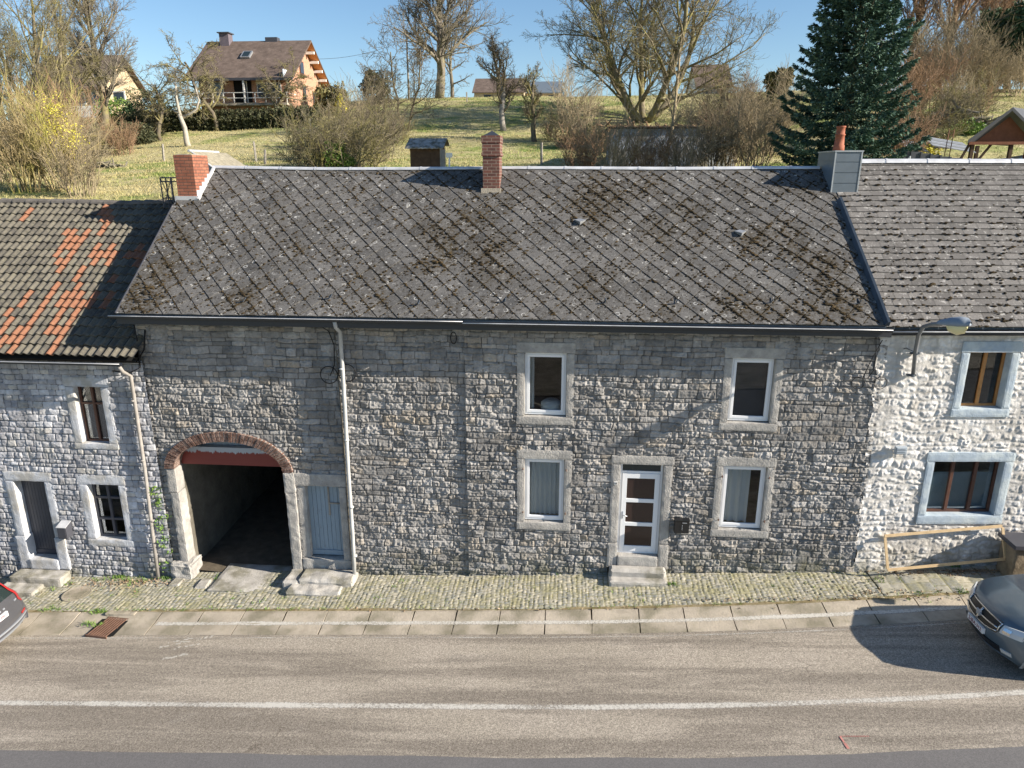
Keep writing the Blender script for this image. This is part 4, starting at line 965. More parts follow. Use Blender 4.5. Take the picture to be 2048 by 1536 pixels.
for j in range(6): u.add([RW2(6.45, LW * j / 6, -.06), RW2(17.3, LW * j / 6, -.06), RW2(17.3, LW * (j + 1) / 6, -.06), RW2(6.45, LW * (j + 1) / 6, -.06)], [(0, 1, 2, 3)])
u.add([(6.45, 19.45, 9.4), (17.3, 19.45, 9.4), (17.3, 24, 6.3), (6.45, 24, 6.3)], [(0, 1, 2, 3)]); u.add([RW2(6.45, 0, -.06), RW2(17.3, 0, -.06), (17.3, 15.9, 6.05), (6.45, 15.0, 6.05)], [(0, 1, 2, 3)]); u.build('underlay', M['slate_clad'], wr_)
u = MB(); ridge(u, 6.93, 17.3, lambda x: (RW2(x, LW)[1], RW2(x, LW)[2] + .0), .10, 1.0); u.build('ridge_cap', M['zinc_pale'], wr_)
rr = random.Random(7); pts = []; sz = []
for _ in range(2800):
    x = rr.uniform(6.5, 15); v = rr.randrange(0, 27) * .205 + rr.gauss(0, .03)
    if 0 < v < LW - .1 and rr.random() < (1.15 - v / LW * .8): pts.append(RW2(x, v, .02)); sz.append(rr.uniform(.012, .042))
V, Fq = blob_cloud(pts, sz, 4); o = put('moss', raw_mesh('moss', V, Fq, None, False), M['moss'], wr_); o['kind'] = 'stuff'
g = MB(); gutter(g, 6.55, 17.3, lambda x: 14.77 + .075 * (x - 6.6), lambda x: 6.11); go = g.build('gutter', M['gut_dark'], wh, True); g = MB(); rim(g, 6.55, 17.3, lambda x: 14.77 + .075 * (x - 6.6), lambda x: 6.11); g.build('gutter_rim', M['zinc_pale'], go, True)
g = MB(); g.add([(6.5, 14.80, 6.02), (17, 15.55, 6.02), (17, 15.95, 6.06), (6.5, 15.05, 6.06)], [(0, 1, 2, 3)]); g.build('soffit', M['anthracite'], wh)
g = MB(); gable(g, 16.9, 17.2, 15.9, 0, -.1, 6.1, 19.4, 9.35, 23.9); g.box(6.6, 17, 23.7, 23.9, -.1, 6.2); g.box(6.6, 17, 16.2, 23.5, 3.6, 3.7); g.build('back_wall', M['plaster'], wh)
# slate clad chimney on the party wall
c = MB(); X0, X1, Y0, Y1, ZB, ZT = 6.30, 6.93, 18.45, 19.65, 8.2, 9.69
c.box(X0, X1, Y0, Y1, ZB, ZT); cc_ = c.build('chimney', M['slate_clad'], wh)
c = MB()
for k in range(4):
    z0 = 8.72 + k * .245; c.box(X0 + .03, X1 - .03, Y0 - .012, Y0 - .001, z0 + .006, z0 + .235, .003)
for zz in (8.9, 9.25, 9.5): c.box(X0 - .008, X0 - .001, Y0 + .03, Y1 - .03, zz, zz + .006)
c.build('cladding_panel', M['slate_clad'], cc_)
c = MB()
for x in (X0, X1 - .02): c.box(x - .006, x + .026, Y0 - .02, Y0 - .0005, 8.66, ZT)
c.box(X0 - .02, X1 + .02, Y0 - .03, Y1 + .02, ZT, ZT + .03); c.box(X0 - .03, X1 + .06, Y0 - .08, Y0 - .02, 8.63, 8.68); c.build('metal_trim', M['zinc'], cc_)
c = MB(); c.lathe(6.55, 19.0, [(.135, 9.7), (.13, 9.85), (.115, 9.86), (.105, 10.08), (.12, 10.09), (.12, 10.11), (.10, 10.12), (.098, 10.26), (.112, 10.27), (.112, 10.30), (.07, 10.30)], 20); c.build('chimney_pot', M['terracotta'], cc_, True)

# ------------------------------------------------------------------ street things
def steps(label, parts, loc):
    t = thing('stone_steps', label, 'steps', loc)
    for (x0, x1, y0, y1, z0, z1, amp, rnd) in parts: s = MB(); s.rough(x0, x1, y0, y1, z0, z1, amp, .06, 5, rnd); s.build('step', M['step'], t)
steps('two rounded bluestone steps below the white front door', [(1.10, 2.40, 14.66, 14.93, .05, .40, .006, .03), (1.08, 2.42, 14.44, 14.92, 0, .225, .008, .015)], (1.7, 14.6, .1))
steps('two thick stone slabs below the dark plank door of the left cottage', [(-13.85, -12.50, 14.62, 15.04, -.85, -.50, .012, .012), (-13.95, -12.95, 14.20, 14.66, -.9, -.66, .012, .012)], (-13.2, 14.6, -.8))
steps('rough worn slab steps in front of the faded blue barn door', [(-6.34, -4.98, 14.52, 15.08, -.45, -.14, .025, .03), (-6.52, -5.2, 14.18, 14.75, -.5, -.26, .03, .03), (-6.72, -6.3, 14.5, 15.1, -.5, -.2, .03, .03)], (-5.7, 14.6, -.35))
s = MB(); s.rough(-8.55, -6.72, 14.33, 15.6, -.56, -.42, .012, .12, 2, .02); s.rough(-9.0, -8.57, 14.42, 15.0, -.6, -.455, .02, .1, 3, .06); s.rough(-9.75, -9.3, 14.5, 15.0, -.65, -.50, .02, .1, 3, .08)
tag(s.build('apron_slabs', M['step']), kind='structure')
s = MB(); s.lathe(-11.85, 14.3, [(.33, -.74), (.33, -.672), (.30, -.668), (.29, -.672), (.0, -.67)], 28)
for k in range(-3, 4): s.box(-11.85 - .2, -11.85 + .2, 14.3 + k * .06 - .012, 14.3 + k * .06 + .012, -.672, -.664)
tag(s.build('manhole_cover', M['concrete']), 'round grey concrete manhole cover set in the setts', 'manhole cover')
# rusty storm grate
t = thing('drain_grate', 'rusty sunken iron drain grate in the gutter beside a weed tuft', 'drain grate', (-10.2, 13.0, -.64))
Tg = Matrix.Translation((-10.18, 12.98, -.60)) @ Matrix.Rotation(-.14, 4, 'Z') @ Matrix.Rotation(radians(-3), 4, 'Y')
g = MB(Tg); bars(g, -.27, .27, -.3, .3, -.02, .02, .03); g = MB(Tg)
for k in range(8): x = -.26 + k * .066; g.box(x, x + .034, -.33, .33, -.02, .02, .004)
g.build('bars', M['rust'], t)
g = MB(Tg); g.box(-.29, .27, -.35, -.325, -.03, .02, .004); g.box(-.29, .27, .325, .35, -.03, .02, .004); g.box(-.285, .265, -.012, .012, -.022, .014, .003); g.build('frame', M['rust'], t)
s = MB(); s.rough(-10.5, -9.8, 13.38, 13.52, -.68, -.53, .01); tag(s.build('gully_lintel', M['concrete']), kind='structure')
s = MB(); s.add([(-10.52, 12.66, -.622), (-9.84, 12.66, -.582), (-9.84, 13.4, -.578), (-10.52, 13.4, -.618)], [(0, 1, 2, 3)]); tag(s.build('gully_shade_sheet', M['dark']), kind='structure')  # flat sheet below the grate; the shade of the pit is its colour

# letter boxes
t = thing('letter_box', 'small black letter box on the wall right of the white door', 'letter box', (2.69, 14.85, 1.33))
g = MB(); g.box(2.53, 2.86, 14.80, 14.93, 1.33, 1.64, .008); bx = g.build('body', M['black'], t)
g = MB(); g.box(2.52, 2.87, 14.785, 14.93, 1.64, 1.66, .004); g.build('lid', M['black'], t)
for k in range(4): g = MB(); g.lathe(2.70, 14.793, [(.008, 1.42 + k * .035), (.008, 1.432 + k * .035)], 8); g.build('dot', M['silver_trim'], bx)
g = MB(); g.box(2.70, 2.80, 14.792, 14.799, 1.585, 1.60); g.build('marking', M['silver_trim'], bx)
t = thing('letter_box', 'grey letter box with dark front and pale lid beside the cottage window', 'letter box', (-12.36, 14.95, .5))
g = MB(); g.hexa([(-12.48, 14.84, .50), (-12.25, 14.84, .50), (-12.25, 15.06, .50), (-12.48, 15.06, .50), (-12.48, 14.84, .80), (-12.25, 14.84, .80), (-12.25, 15.06, .88), (-12.48, 15.06, .88)]); g.build('body', M['anthracite'], t)
g = MB(); g.box(-12.465, -12.265, 14.83, 14.838, .52, .79); g.build('front', M['anthracite'], t)
g = MB(); g.hexa([(-12.49, 14.82, .805), (-12.24, 14.82, .805), (-12.24, 15.06, .885), (-12.49, 15.06, .885), (-12.49, 14.82, .82), (-12.24, 14.82, .82), (-12.24, 15.06, .90), (-12.49, 15.06, .90)]); g.build('lid', M['zinc_pale'], t)

# cables
def cable(name, label, paths, r=.011):
    mb = MB()
    for p in paths: mb.tube(p, r, 6)
    o = mb.build(name, M['cable'], None, True); return tag(o, label, 'cable')
def loop(px, py, Y, rad, n=20, a0=0, a1=2 * pi, w_=1.0):
    c = AT(px, py, Y); return [(c[0] + rad * w_ * cos(a0 + (a1 - a0) * k / n), Y, c[2] + rad * sin(a0 + (a1 - a0) * k / n)) for k in range(n + 1)]
A_ = lambda *l: [tuple(AT(x, y, Y)) for x, y, Y in l]
cable('cable', 'black cable dropping from the gutter and coiled above the blue barn door', [A_((640, 652, 14.9), (657, 662, 15.06), (668, 690, 15.08), (669, 730, 15.08), (660, 752, 15.08)), loop(658, 750, 15.08, .20), loop(694, 746, 14.98, .20)])
cable('cable', 'thick black cable hanging at the left corner of the farmhouse', [A_((268, 650, 14.9), (276, 690, 15.0), (280, 735, 15.02), (262, 745, 14.9), (225, 742, 14.9)), A_((290, 660, 15.08), (288, 700, 15.06), (272, 725, 15.0))], .016)
cable('cable', 'short black cable loop under the gutter above the house seam', [loop(907, 676, 14.96, .13, w_=.5)])
cable('cable', 'black cables running down the party wall with two coils on the whitewash edge', [A_((1752, 668, 14.88), (1752, 700, 14.88), (1748, 740, 14.88), (1735, 757, 14.88)), A_((1765, 680, 14.88), (1740, 725, 14.88), (1726, 755, 14.88)), loop(1716, 766, 14.88, .13), loop(1761, 766, 14.88, .13), A_((1700, 754, 14.88), (1775, 760, 14.88))], .008)

# street lamp on the white cottage
t = thing('street_lamp', 'grey curved wall bracket street lamp with a yellowish bowl on the white cottage', 'street lamp', (7.24, 14.95, 5.15))
LP = [(7.24, 14.93, 5.12), (7.19, 14.90, 5.7), (7.15, 14.80, 6.05), (7.13, 14.62, 6.25), (7.16, 14.35, 6.36), (7.2, 14.1, 6.42)]
g = MB(); g.tube(LP, .04, 10); g.build('pole', mat('lamp_pole', (.20, .21, .22), .5, .4, metal=.4, var=.2), t, True)
g = MB()
for zz in (5.15, 5.62): g.box(7.12, 7.30, 14.93, 14.99, zz - .02, zz + .02, .004); g.tube([(7.21, 14.91, zz - .02), (7.21, 14.91, zz + .02)], .045, 10)
g.tube([(7.22, 14.94, 5.64), (7.03, 14.97, 5.72), (6.98, 14.97, 5.70)], .010, 5); g.build('bracket', M['lead'], t)
hd = Vector((7.17, 14.12, 6.42)); dh = Vector((.62, -.62, .10)).normalized(); side = Vector((-dh.y, dh.x, 0)).normalized(); upd = side.cross(dh) * -1
if upd.z < 0: upd = -upd
def lampshell(mb, prof, zs, k=18, sgn=1):
    vs = []; fs = []
    for i, (s_, wd, ht) in enumerate(prof):
        for j in range(k):
            th = 2 * pi * j / k; v = hd + dh * s_ + side * (wd * cos(th)) + upd * (zs + ht * (sin(th) if sin(th) * sgn > 0 else sin(th) * .25)); vs.append(v)
    n = len(prof)
    for i in range(n - 1):
        for j in range(k): fs.append((i * k + j, i * k + (j + 1) % k, (i + 1) * k + (j + 1) % k, (i + 1) * k + j))
    fs.append(tuple(range(k))); fs.append(tuple((n - 1) * k + j for j in range(k))[::-1]); mb.add(vs, fs)
g = MB(); lampshell(g, [(-.03, .05, .05), (.02, .08, .08), (.10, .10, .10), (.2, .14, .13), (.36, .165, .15), (.48, .15, .13), (.54, .07, .06)], 0); g.build('head', M['lead'] if False else mat('lamp_housing', (.22, .26, .31), .5, .4, var=.1), t, True)
g = MB(); lampshell(g, [(.14, .05, .05), (.18, .11, .12), (.32, .14, .18), (.44, .12, .14), (.49, .05, .05)], -.03, sgn=-1); g.build('bowl', M['fog_yellow'], t, True)

# timber frame leaning on the white wall, box planter
t = thing('timber_frame', 'pale wooden batten frame leaning against the whitewashed wall', 'wooden frame', (8.6, 14.9, .6))
def batten(mb, a, b, wd=.045, d=.03):
    a = Vector(tuple(a)); b = Vector(tuple(b)); t_ = (b - a).normalized(); n = Vector((0, -1, .15)).normalized(); s_ = t_.cross(n).normalized()
    p = []
    for c in (a, b):
        for (i, j) in ((-1, -1), (1, -1), (1, 1), (-1, 1)): p.append(c + s_ * (wd * i / 1) * .6 + n * (d * j * .6))
    mb.hexa([p[0], p[1], p[2], p[3], p[4], p[5], p[6], p[7]])
ta, tb, tc2, td = AT(1769, 1072, 14.93), AT(2004, 1052, 15.10), AT(1775, 1140, 14.72), AT(2010, 1118, 14.85)
for n_, (p, q) in {'top_rail': (ta, tb), 'bottom_rail': (tc2, td)}.items(): g = MB(); batten(g, p, q); g.build('rail', M['pine'], t)
for p, q in ((ta, tc2), (tb, td)): g = MB(); d = Vector(tuple(q - p)).normalized() * .03; batten(g, Vector(tuple(p)) + d + Vector((0, -.02, 0)), Vector(tuple(q)) - d + Vector((0, -.02, 0))); g.build('post', M['pine'], t)
t = thing('planter_box', 'stone box with a dark lid standing by the whitewashed wall', 'box', (10.4, 14.9, .6))
s = MB(); s.rough(9.82, 11.2, 14.55, 15.1, .5, 1.40, .015); s.build('body', mat('brown_stone', (.22, .18, .13), .9, .1, var=.4, bump=.6), t, True)
s = MB(); s.box(9.74, 11.26, 14.48, 15.14, 1.40, 1.50, .01); s.build('lid', M['anthracite'], t)

# ------------------------------------------------------------------ cars
def car(name, label, path, Wb, belt, T, paint, wheels, glass_rows, side_rows, loc):
    t = thing(name, label, 'car', loc)
    fr = [-1, -.82, -.5, -.18, .18, .5, .82, 1]
    rows = []
    for (x, z, w_, off) in path:
        rw = []; zb = min(z - .03, belt); hi = z > belt + .12
        ys = Wb if hi else w_ + .012
        def pt(y, zz, o=off): return (x + o * (abs(y) / Wb) ** 2.4, y, zz)
        zs_ = min(.45, zb - .015); z0 = min(.24, zs_ - .01)
        if hi: rw += [pt(-Wb * .95, z0, off * .3), pt(-Wb, zs_, off * .3), pt(-Wb * .995, zb - .08, off * .3), pt(-Wb * .97, zb, off * .5)]
        else: rw += [pt(-ys * .95, z0), pt(-ys, zs_), pt(-ys * .995, (zs_ + zb) / 2), pt(-ys * .98, zb)]
        for f in fr: rw.append(pt(f * w_, z - .045 * abs(f) ** 3))
        m_ = len(rw)
        for a in rw[:4][::-1]: rw.append((a[0], -a[1], a[2]))
        rows.append(rw)
    n, k = len(rows), len(rows[0]); vs = [p for r in rows for p in r]
    def sub(i0, i1, j0, j1, mb, off=0.006, inset=None):
        pass
    isglass = lambda i, j: (i in glass_rows and 4 <= j <= 10) or (i in side_rows and j in (3, 11))
    body = MB(T); fs = []; gl = MB(T); gf = []
    for i in range(n - 1):
        for j in range(k - 1): (gf if isglass(i, j) else fs).append((i * k + j, i * k + j + 1, (i + 1) * k + j + 1, (i + 1) * k + j))
    bm_ = MB(T); bm_.add(vs, fs + gf)
    me = bm_.mesh('body', True); me.materials.append(paint); me.materials.append(M['car_glass'])
    for i, p in enumerate(me.polygons): p.material_index = 1 if i >= len(fs) else 0
    o = bpy.data.objects.new('body', me); col.objects.link(o); o.parent = t; o.location = -ORG[t]; ORG[o] = Vector((0, 0, 0))
    sb = o.modifiers.new('s', 'SUBSURF'); sb.levels = 2; sb.render_levels = 2
    g = MB(T); g.box(path[1][0] + .35, path[-2][0] - .3, -Wb * .85, Wb * .85, .16, .5); g.build('chassis', M['rubber'], t)
    for wx in wheels:
        for sy in (-1, 1):
            ty = MB(T @ Matrix.Translation((wx, sy * (Wb - .11), .33)) @ Matrix.Rotation(pi / 2, 4, 'X')); ty.lathe(0, 0, [(.20, -.10), (.31, -.11), (.335, -.07), (.335, .07), (.31, .11), (.20, .10)], 28)
            wo = ty.build('wheel', M['rubber'], t, True)
            rm = MB(T @ Matrix.Translation((wx, sy * (Wb - .11), .33)) @ Matrix.Rotation(pi / 2, 4, 'X')); rm.lathe(0, 0, [(.21, -.105), (.21, .105), (.05, .09), (.05, .11)], 20); rm.build('rim', M['silver_trim'], wo)
            ar_ = MB(T @ Matrix.Translation((wx, sy * (Wb + .004), .36)) @ Matrix.Rotation(pi / 2, 4, 'X')); ar_.lathe(0, 0, [(.40, -.01), (.40, .01), (.33, .012)], 28); ar_.build('wheel_arch', M['rubber'], t)
    return t, o
def TC(x, yc, z): return Matrix.Translation((x, yc, z)) @ Matrix.Rotation(-atan(.06), 4, 'Y')
def strip(mb, y0, y1, z0, z1, xf, n=12, th=.012, z0b=None, z1b=None):
    """a panel following the curved nose or tail; xf(y,z) gives the surface"""
    z0b = z0 if z0b is None else z0b; z1b = z1 if z1b is None else z1b; vs = []; fs = []
    for i in range(n + 1):
        f = i / n; y = y0 + (y1 - y0) * f; a = z0 + (z0b - z0) * f; b = z1 + (z1b - z1) * f
        for zz in (a, (a + b) / 2, b): vs.append((xf(y, zz) - th, y, zz))
    for i in range(n):
        for j in range(2): fs.append((i * 3 + j, i * 3 + j + 1, i * 3 + j + 4, i * 3 + j + 3))
    m0 = len(vs)
    for i in range(n + 1):
        f = i / n; y = y0 + (y1 - y0) * f; a = z0 + (z0b - z0) * f; b = z1 + (z1b - z1) * f
        for zz in (a, b): vs.append((xf(y, zz) + (.02 if th > 0 else -.02), y, zz))
    for i in range(n):
        fs.append((i * 3, i * 3 + 3, m0 + 2 * i + 2, m0 + 2 * i)); fs.append((i * 3 + 2, m0 + 2 * i + 1, m0 + 2 * i + 3, i * 3 + 5))
    fs.append((0, m0, m0 + 1, 2)); e = n * 3; fs.append((e, e + 2, m0 + 2 * n + 1, m0 + 2 * n)); mb.add(vs, fs)
# blue-grey people carrier, nose to the left
VT = TC(7.90, 12.28, street(8.0) - .0)
vp = [(.20, .22, .78, .30), (.07, .30, .86, .34), (.0, .46, .90, .36), (.0, .66, .92, .36), (.05, .82, .92, .35), (.14, .93, .90, .33), (.32, 1.00, .89, .26), (.65, 1.06, .89, .16), (1.0, 1.10, .89, .12), (1.28, 1.13, .88, .14), (1.75, 1.42, .76, .16), (2.12, 1.63, .68, .14), (2.55, 1.70, .66, .06), (3.4, 1.71, .66, 0), (4.2, 1.68, .64, -.03), (4.55, 1.58, .64, -.08), (4.76, 1.2, .82, -.1), (4.84, .95, .88, -.12), (4.86, .6, .9, -.14), (4.80, .25, .85, -.15)]
van, vb = car('people_carrier', 'blue grey people carrier parked nose left on the gutter, chrome cross in its grille', vp, .93, 1.08, VT, M['van_blue'], (.92, 3.8), (9, 10, 15), (10, 11, 12, 13, 14), (10.3, 12.28, .5))
def vx(y, z):
    zz = [p[1] for p in vp[:7]]; x = np.interp(z, zz, [p[0] for p in vp[:7]]); o = np.interp(z, zz, [p[3] for p in vp[:7]])
    return float(x + o * (abs(y) / .93) ** 2.4) + .004
g = MB(VT); strip(g, -.46, .46, .69, .90, vx, 16, .006); gr = g.build('grille', M['black'], van)
g = MB(VT)
for (za, zb_) in ((.885, .90),): g.tube([(vx(y, .905) - .012, y, .905 - .03 * (abs(y) / .46) ** 3) for y in np.linspace(-.48, .48, 17)], .014, 6)
g.tube([(vx(y, .69) - .012, y, .685 + .05 * (abs(y) / .46) ** 3) for y in np.linspace(-.48, .48, 17)], .014, 6)
for s_ in (-1, 1): g.tube([(vx(.48, z) - .012, s_ * .48, z) for z in np.linspace(.73, .88, 4)], .014, 6)
g.tube([(vx(y, .80) - .022, y, .80) for y in np.linspace(-.47, .47, 17)], .017, 6); g.tube([(vx(0, z) - .024, 0, z) for z in np.linspace(.69, .90, 6)], .022, 6)
g.build('chrome_cross', M['chrome'], gr, True)
g = MB(VT); g.hexa([(vx(0, .8) - .05, -.05, .76), (vx(0, .8) - .05, .05, .76), (vx(0, .8) - .02, .05, .76), (vx(0, .8) - .02, -.05, .76), (vx(0, .8) - .045, -.07, .86), (vx(0, .8) - .045, .07, .86), (vx(0, .8) - .015, .07, .86), (vx(0, .8) - .015, -.07, .86)]); g.build('emblem', M['silver_trim'], gr)
for s_ in (-1, 1):
    g = MB(VT); strip(g, s_ * .52, s_ * .84, .73, .88, vx, 8, .010, .76, .93); hl_ = g.build('headlight', M['headlamp'], van)
    g = MB(VT); g.lathe(0, 0, [(0, 0)], 3) if False else None
    g = MB(VT); strip(g, s_ * .56, s_ * .68, .76, .86, vx, 4, .016); g.build('lens', M['chrome'], hl_)
    g = MB(VT); strip(g, s_ * .58, s_ * .74, .36, .44, vx, 4, .008); g.build('fog_light', M['headlamp'], van)
    g = MB(VT); g.box(1.42, 1.58, s_ * .93 if s_ > 0 else -1.13, 1.13 if s_ > 0 else -.93, 1.05, 1.2, .04); g.build('wing_mirror', M['van_blue'], van)
g = MB(VT); strip(g, -.55, .55, .34, .47, vx, 12, .006); g.build('lower_grille', M['black'], van)
g = MB(VT); strip(g, -.78, .78, .25, .275, vx, 16, .02); g.build('bumper_lip', M['silver_trim'], van)
g = MB(VT); strip(g, -.26, .26, .515, .625, lambda y, z: vx(0, .57), 4, .03); pl = g.build('number_plate', M['plate'], van)
text_mesh('2-JEA-312', .105, M['plate_red'], pl, VT @ Matrix.Translation((vx(0, .57) - .034, 0, .57)) @ Matrix(((0, 0, -1, 0), (-1, 0, 0, 0), (0, 1, 0, 0), (0, 0, 0, 1))))
# dark grey estate, tail to the right
ET = TC(-16.72, 12.22, street(-12.0) - .0 - .06 * 4.72)
ep = [(.20, .22, .78, .25), (.05, .32, .86, .28), (.0, .5, .90, .28), (.05, .68, .9, .26), (.25, .78, .88, .18), (.8, .86, .88, .1), (1.25, .93, .86, .1), (1.8, 1.2, .74, .12), (2.25, 1.42, .66, .1), (2.8, 1.47, .64, .03), (3.6, 1.46, .63, -.02), (4.15, 1.42, .62, -.06), (4.34, 1.36, .62, -.08), (4.52, 1.16, .68, -.10), (4.64, .99, .78, -.14), (4.70, .90, .84, -.18), (4.74, .72, .88, -.20), (4.80, .60, .90, -.22), (4.82, .45, .90, -.22), (4.74, .28, .86, -.22)]
est, eb = car('estate_car', 'dark grey estate car cut by the left edge, tall red tail lamp', ep, .92, .93, ET, M['car_grey'], (.9, 3.75), (6, 7, 12, 13), (7, 8, 9, 10, 11), (-14.3, 12.22, -.8))
def ex(y, z):
    q = ep[12:][::-1]; zz = [p[1] for p in q]; x = np.interp(z, zz, [p[0] for p in q]); o = np.interp(z, zz, [p[3] for p in q]); return float(x + o * (abs(y) / .92) ** 2.4) - .004
for s_ in (-1, 1):
    g = MB(ET); vs = []; 
    for k in range(13):
        z = .70 + k * .05; ye = np.interp(z, [.70, .80, .95, 1.1, 1.30], [.875, .86, .80, .70, .635]); wi = np.interp(z, [.70, .8, .95, 1.3], [.05, .13, .08, .03])
        vs += [(ex(ye - wi, z) + .006, s_ * (ye - wi), z), (ex(ye, z) + .022, s_ * (ye - wi * .4), z), (ex(ye, z) - .03, s_ * (ye + .022), z), (ex(ye, z) - .14, s_ * (ye + .02), z)]
    g.add(vs, [(i * 4 + j, i * 4 + j + 1, i * 4 + j + 5, i * 4 + j + 4) for i in range(12) for j in range(3)]); g.build('tail_light', M['redlamp'], est, True)
    g = MB(ET); strip(g, s_ * .62, s_ * .80, .50, .54, ex, 5, -.008); g.build('reflector', M['redlamp'], est)
g = MB(ET); strip(g, -.80, .80, .44, .475, ex, 16, -.02); strip(g, -.78, .78, .29, .35, ex, 16, -.02); g.build('bumper_trim', M['silver_trim'], est)
g = MB(ET); strip(g, -.26, .26, .70, .81, lambda y, z: ex(0, .77), 4, -.025); pl = g.build('number_plate', M['plate'], est)
text_mesh('1-JJR-880', .105, M['plate_red'], pl, ET @ Matrix.Translation((ex(0, .77) + .03, 0, .755)) @ Matrix(((0, 0, 1, 0), (1, 0, 0, 0), (0, 1, 0, 0), (0, 0, 0, 1))))
g = MB(ET)
for k in range(5): y = -.24 + k * .12; strip(g, y - .025, y + .025, .855, .885, ex, 2, -.008)
strip(g, .60, .68, .83, .86, ex, 2, -.008); g.build('badge', M['silver_trim'], est)

# weeds, litter on the pavement
def blades(pts, n, h, wd, seed, spread=.05, lean=.5):
    rng = np.random.default_rng(seed); P = np.repeat(np.array(pts), n, 0); m_ = len(P)
    P = P + np.stack([rng.normal(0, spread, m_), rng.normal(0, spread, m_), np.zeros(m_)], -1)
    a = rng.uniform(0, 2 * pi, m_); hh = h * rng.uniform(.5, 1.3, m_); l = lean * rng.uniform(.1, 1, m_) * hh; ww = wd * rng.uniform(.6, 1.3, m_); b = rng.uniform(0, 2 * pi, m_)
    D = np.stack([np.cos(a) * l, np.sin(a) * l, hh], -1); S = np.stack([np.cos(b) * ww, np.sin(b) * ww, np.zeros(m_)], -1)
    V = np.stack([P - S, P + S, P + D * .6 + S * .7, P + D], 1).reshape(-1, 3); F_ = np.array([(0, 1, 2), (0, 2, 3)])[None] + (np.arange(m_) * 4)[:, None, None]
    return V, F_.reshape(-1, 3)
rr = random.Random(31); wp = []
def gz(x): return street(x) + .045
for (px, py, n, s_) in ((240, 1158, 26, .14), (215, 1162, 10, .2), (285, 1165, 12, .2), (335, 1160, 14, .12), (120, 1175, 8, .2), (440, 1158, 8, .15), (640, 1168, 8, .12), (205, 1228, 24, .12), (188, 1252, 16, .12), (110, 1222, 8, .1), (1735, 1140, 10, .12), (1530, 1142, 5, .06), (1640, 1140, 5, .06), (1345, 1172, 8, .06), (1905, 1135, 12, .1), (1930, 1190, 14, .2), (1860, 1196, 12, .3), (1780, 1165, 10, .2), (1120, 1150, 5, .06), (820, 1165, 5, .3)):
    p = G(px, py)
    for _ in range(n): wp.append((p[0] + rr.gauss(0, s_), p[1] + rr.gauss(0, s_ * .4), gz(p[0])))
for _ in range(420): x = rr.uniform(-14, 9); wp.append((x, rr.choice([rr.uniform(13.6, 14.9), 13.6]) + kc(x), gz(x) - .02)) if rr.random() < (.9 if x < -5 else .35) else None
V, Fq = blades(wp, 9, .06, .007, 2, .025, .9); tag(put('weeds', raw_mesh('weeds', V, Fq, None, False), M['weed']), 'small green weeds and grass growing between the setts', 'weeds', None, 'stuff')
lp = []
for (px, py, n, sx, sy) in ((1900, 1142, 330, .7, .12), (1850, 1150, 160, .6, .1), (280, 1168, 100, .5, .08), (1800, 1190, 60, .8, .1), (200, 1175, 60, .7, .15), (1010, 1222, 40, 3, .03), (1600, 1203, 90, 2, .04)):
    p = G(px, py)
    for _ in range(n): x = p[0] + rr.gauss(0, sx); lp.append((x, min(14.95, p[1] + rr.gauss(0, sy)), gz(x) + .01))
V, Fq = blades(lp, 2, .03, .02, 5, .02, 1.6); tag(put('leaf_litter', raw_mesh('leaf_litter', V, Fq, None, False), M['litter']), 'dry brown leaf litter swept along the wall foot', 'leaf litter', None, 'stuff')
ip = []
for _ in range(110):
    z = rr.uniform(-.4, 1.9); x = -9.98 + rr.gauss(0, .10) + .1; 
    if rr.random() < .35 + .5 * sin(z * 2.5) ** 2: ip.append((x, 15.08, z))
V, Fq = blades(ip, 6, .05, .016, 9, .04, 1.0); V[:, 1] -= .06 * np.random.default_rng(1).random(len(V)); tag(put('ivy', raw_mesh('ivy', V, Fq, None, False), M['weed']), 'thin green ivy creeping up beside the cottage drainpipe', 'ivy')

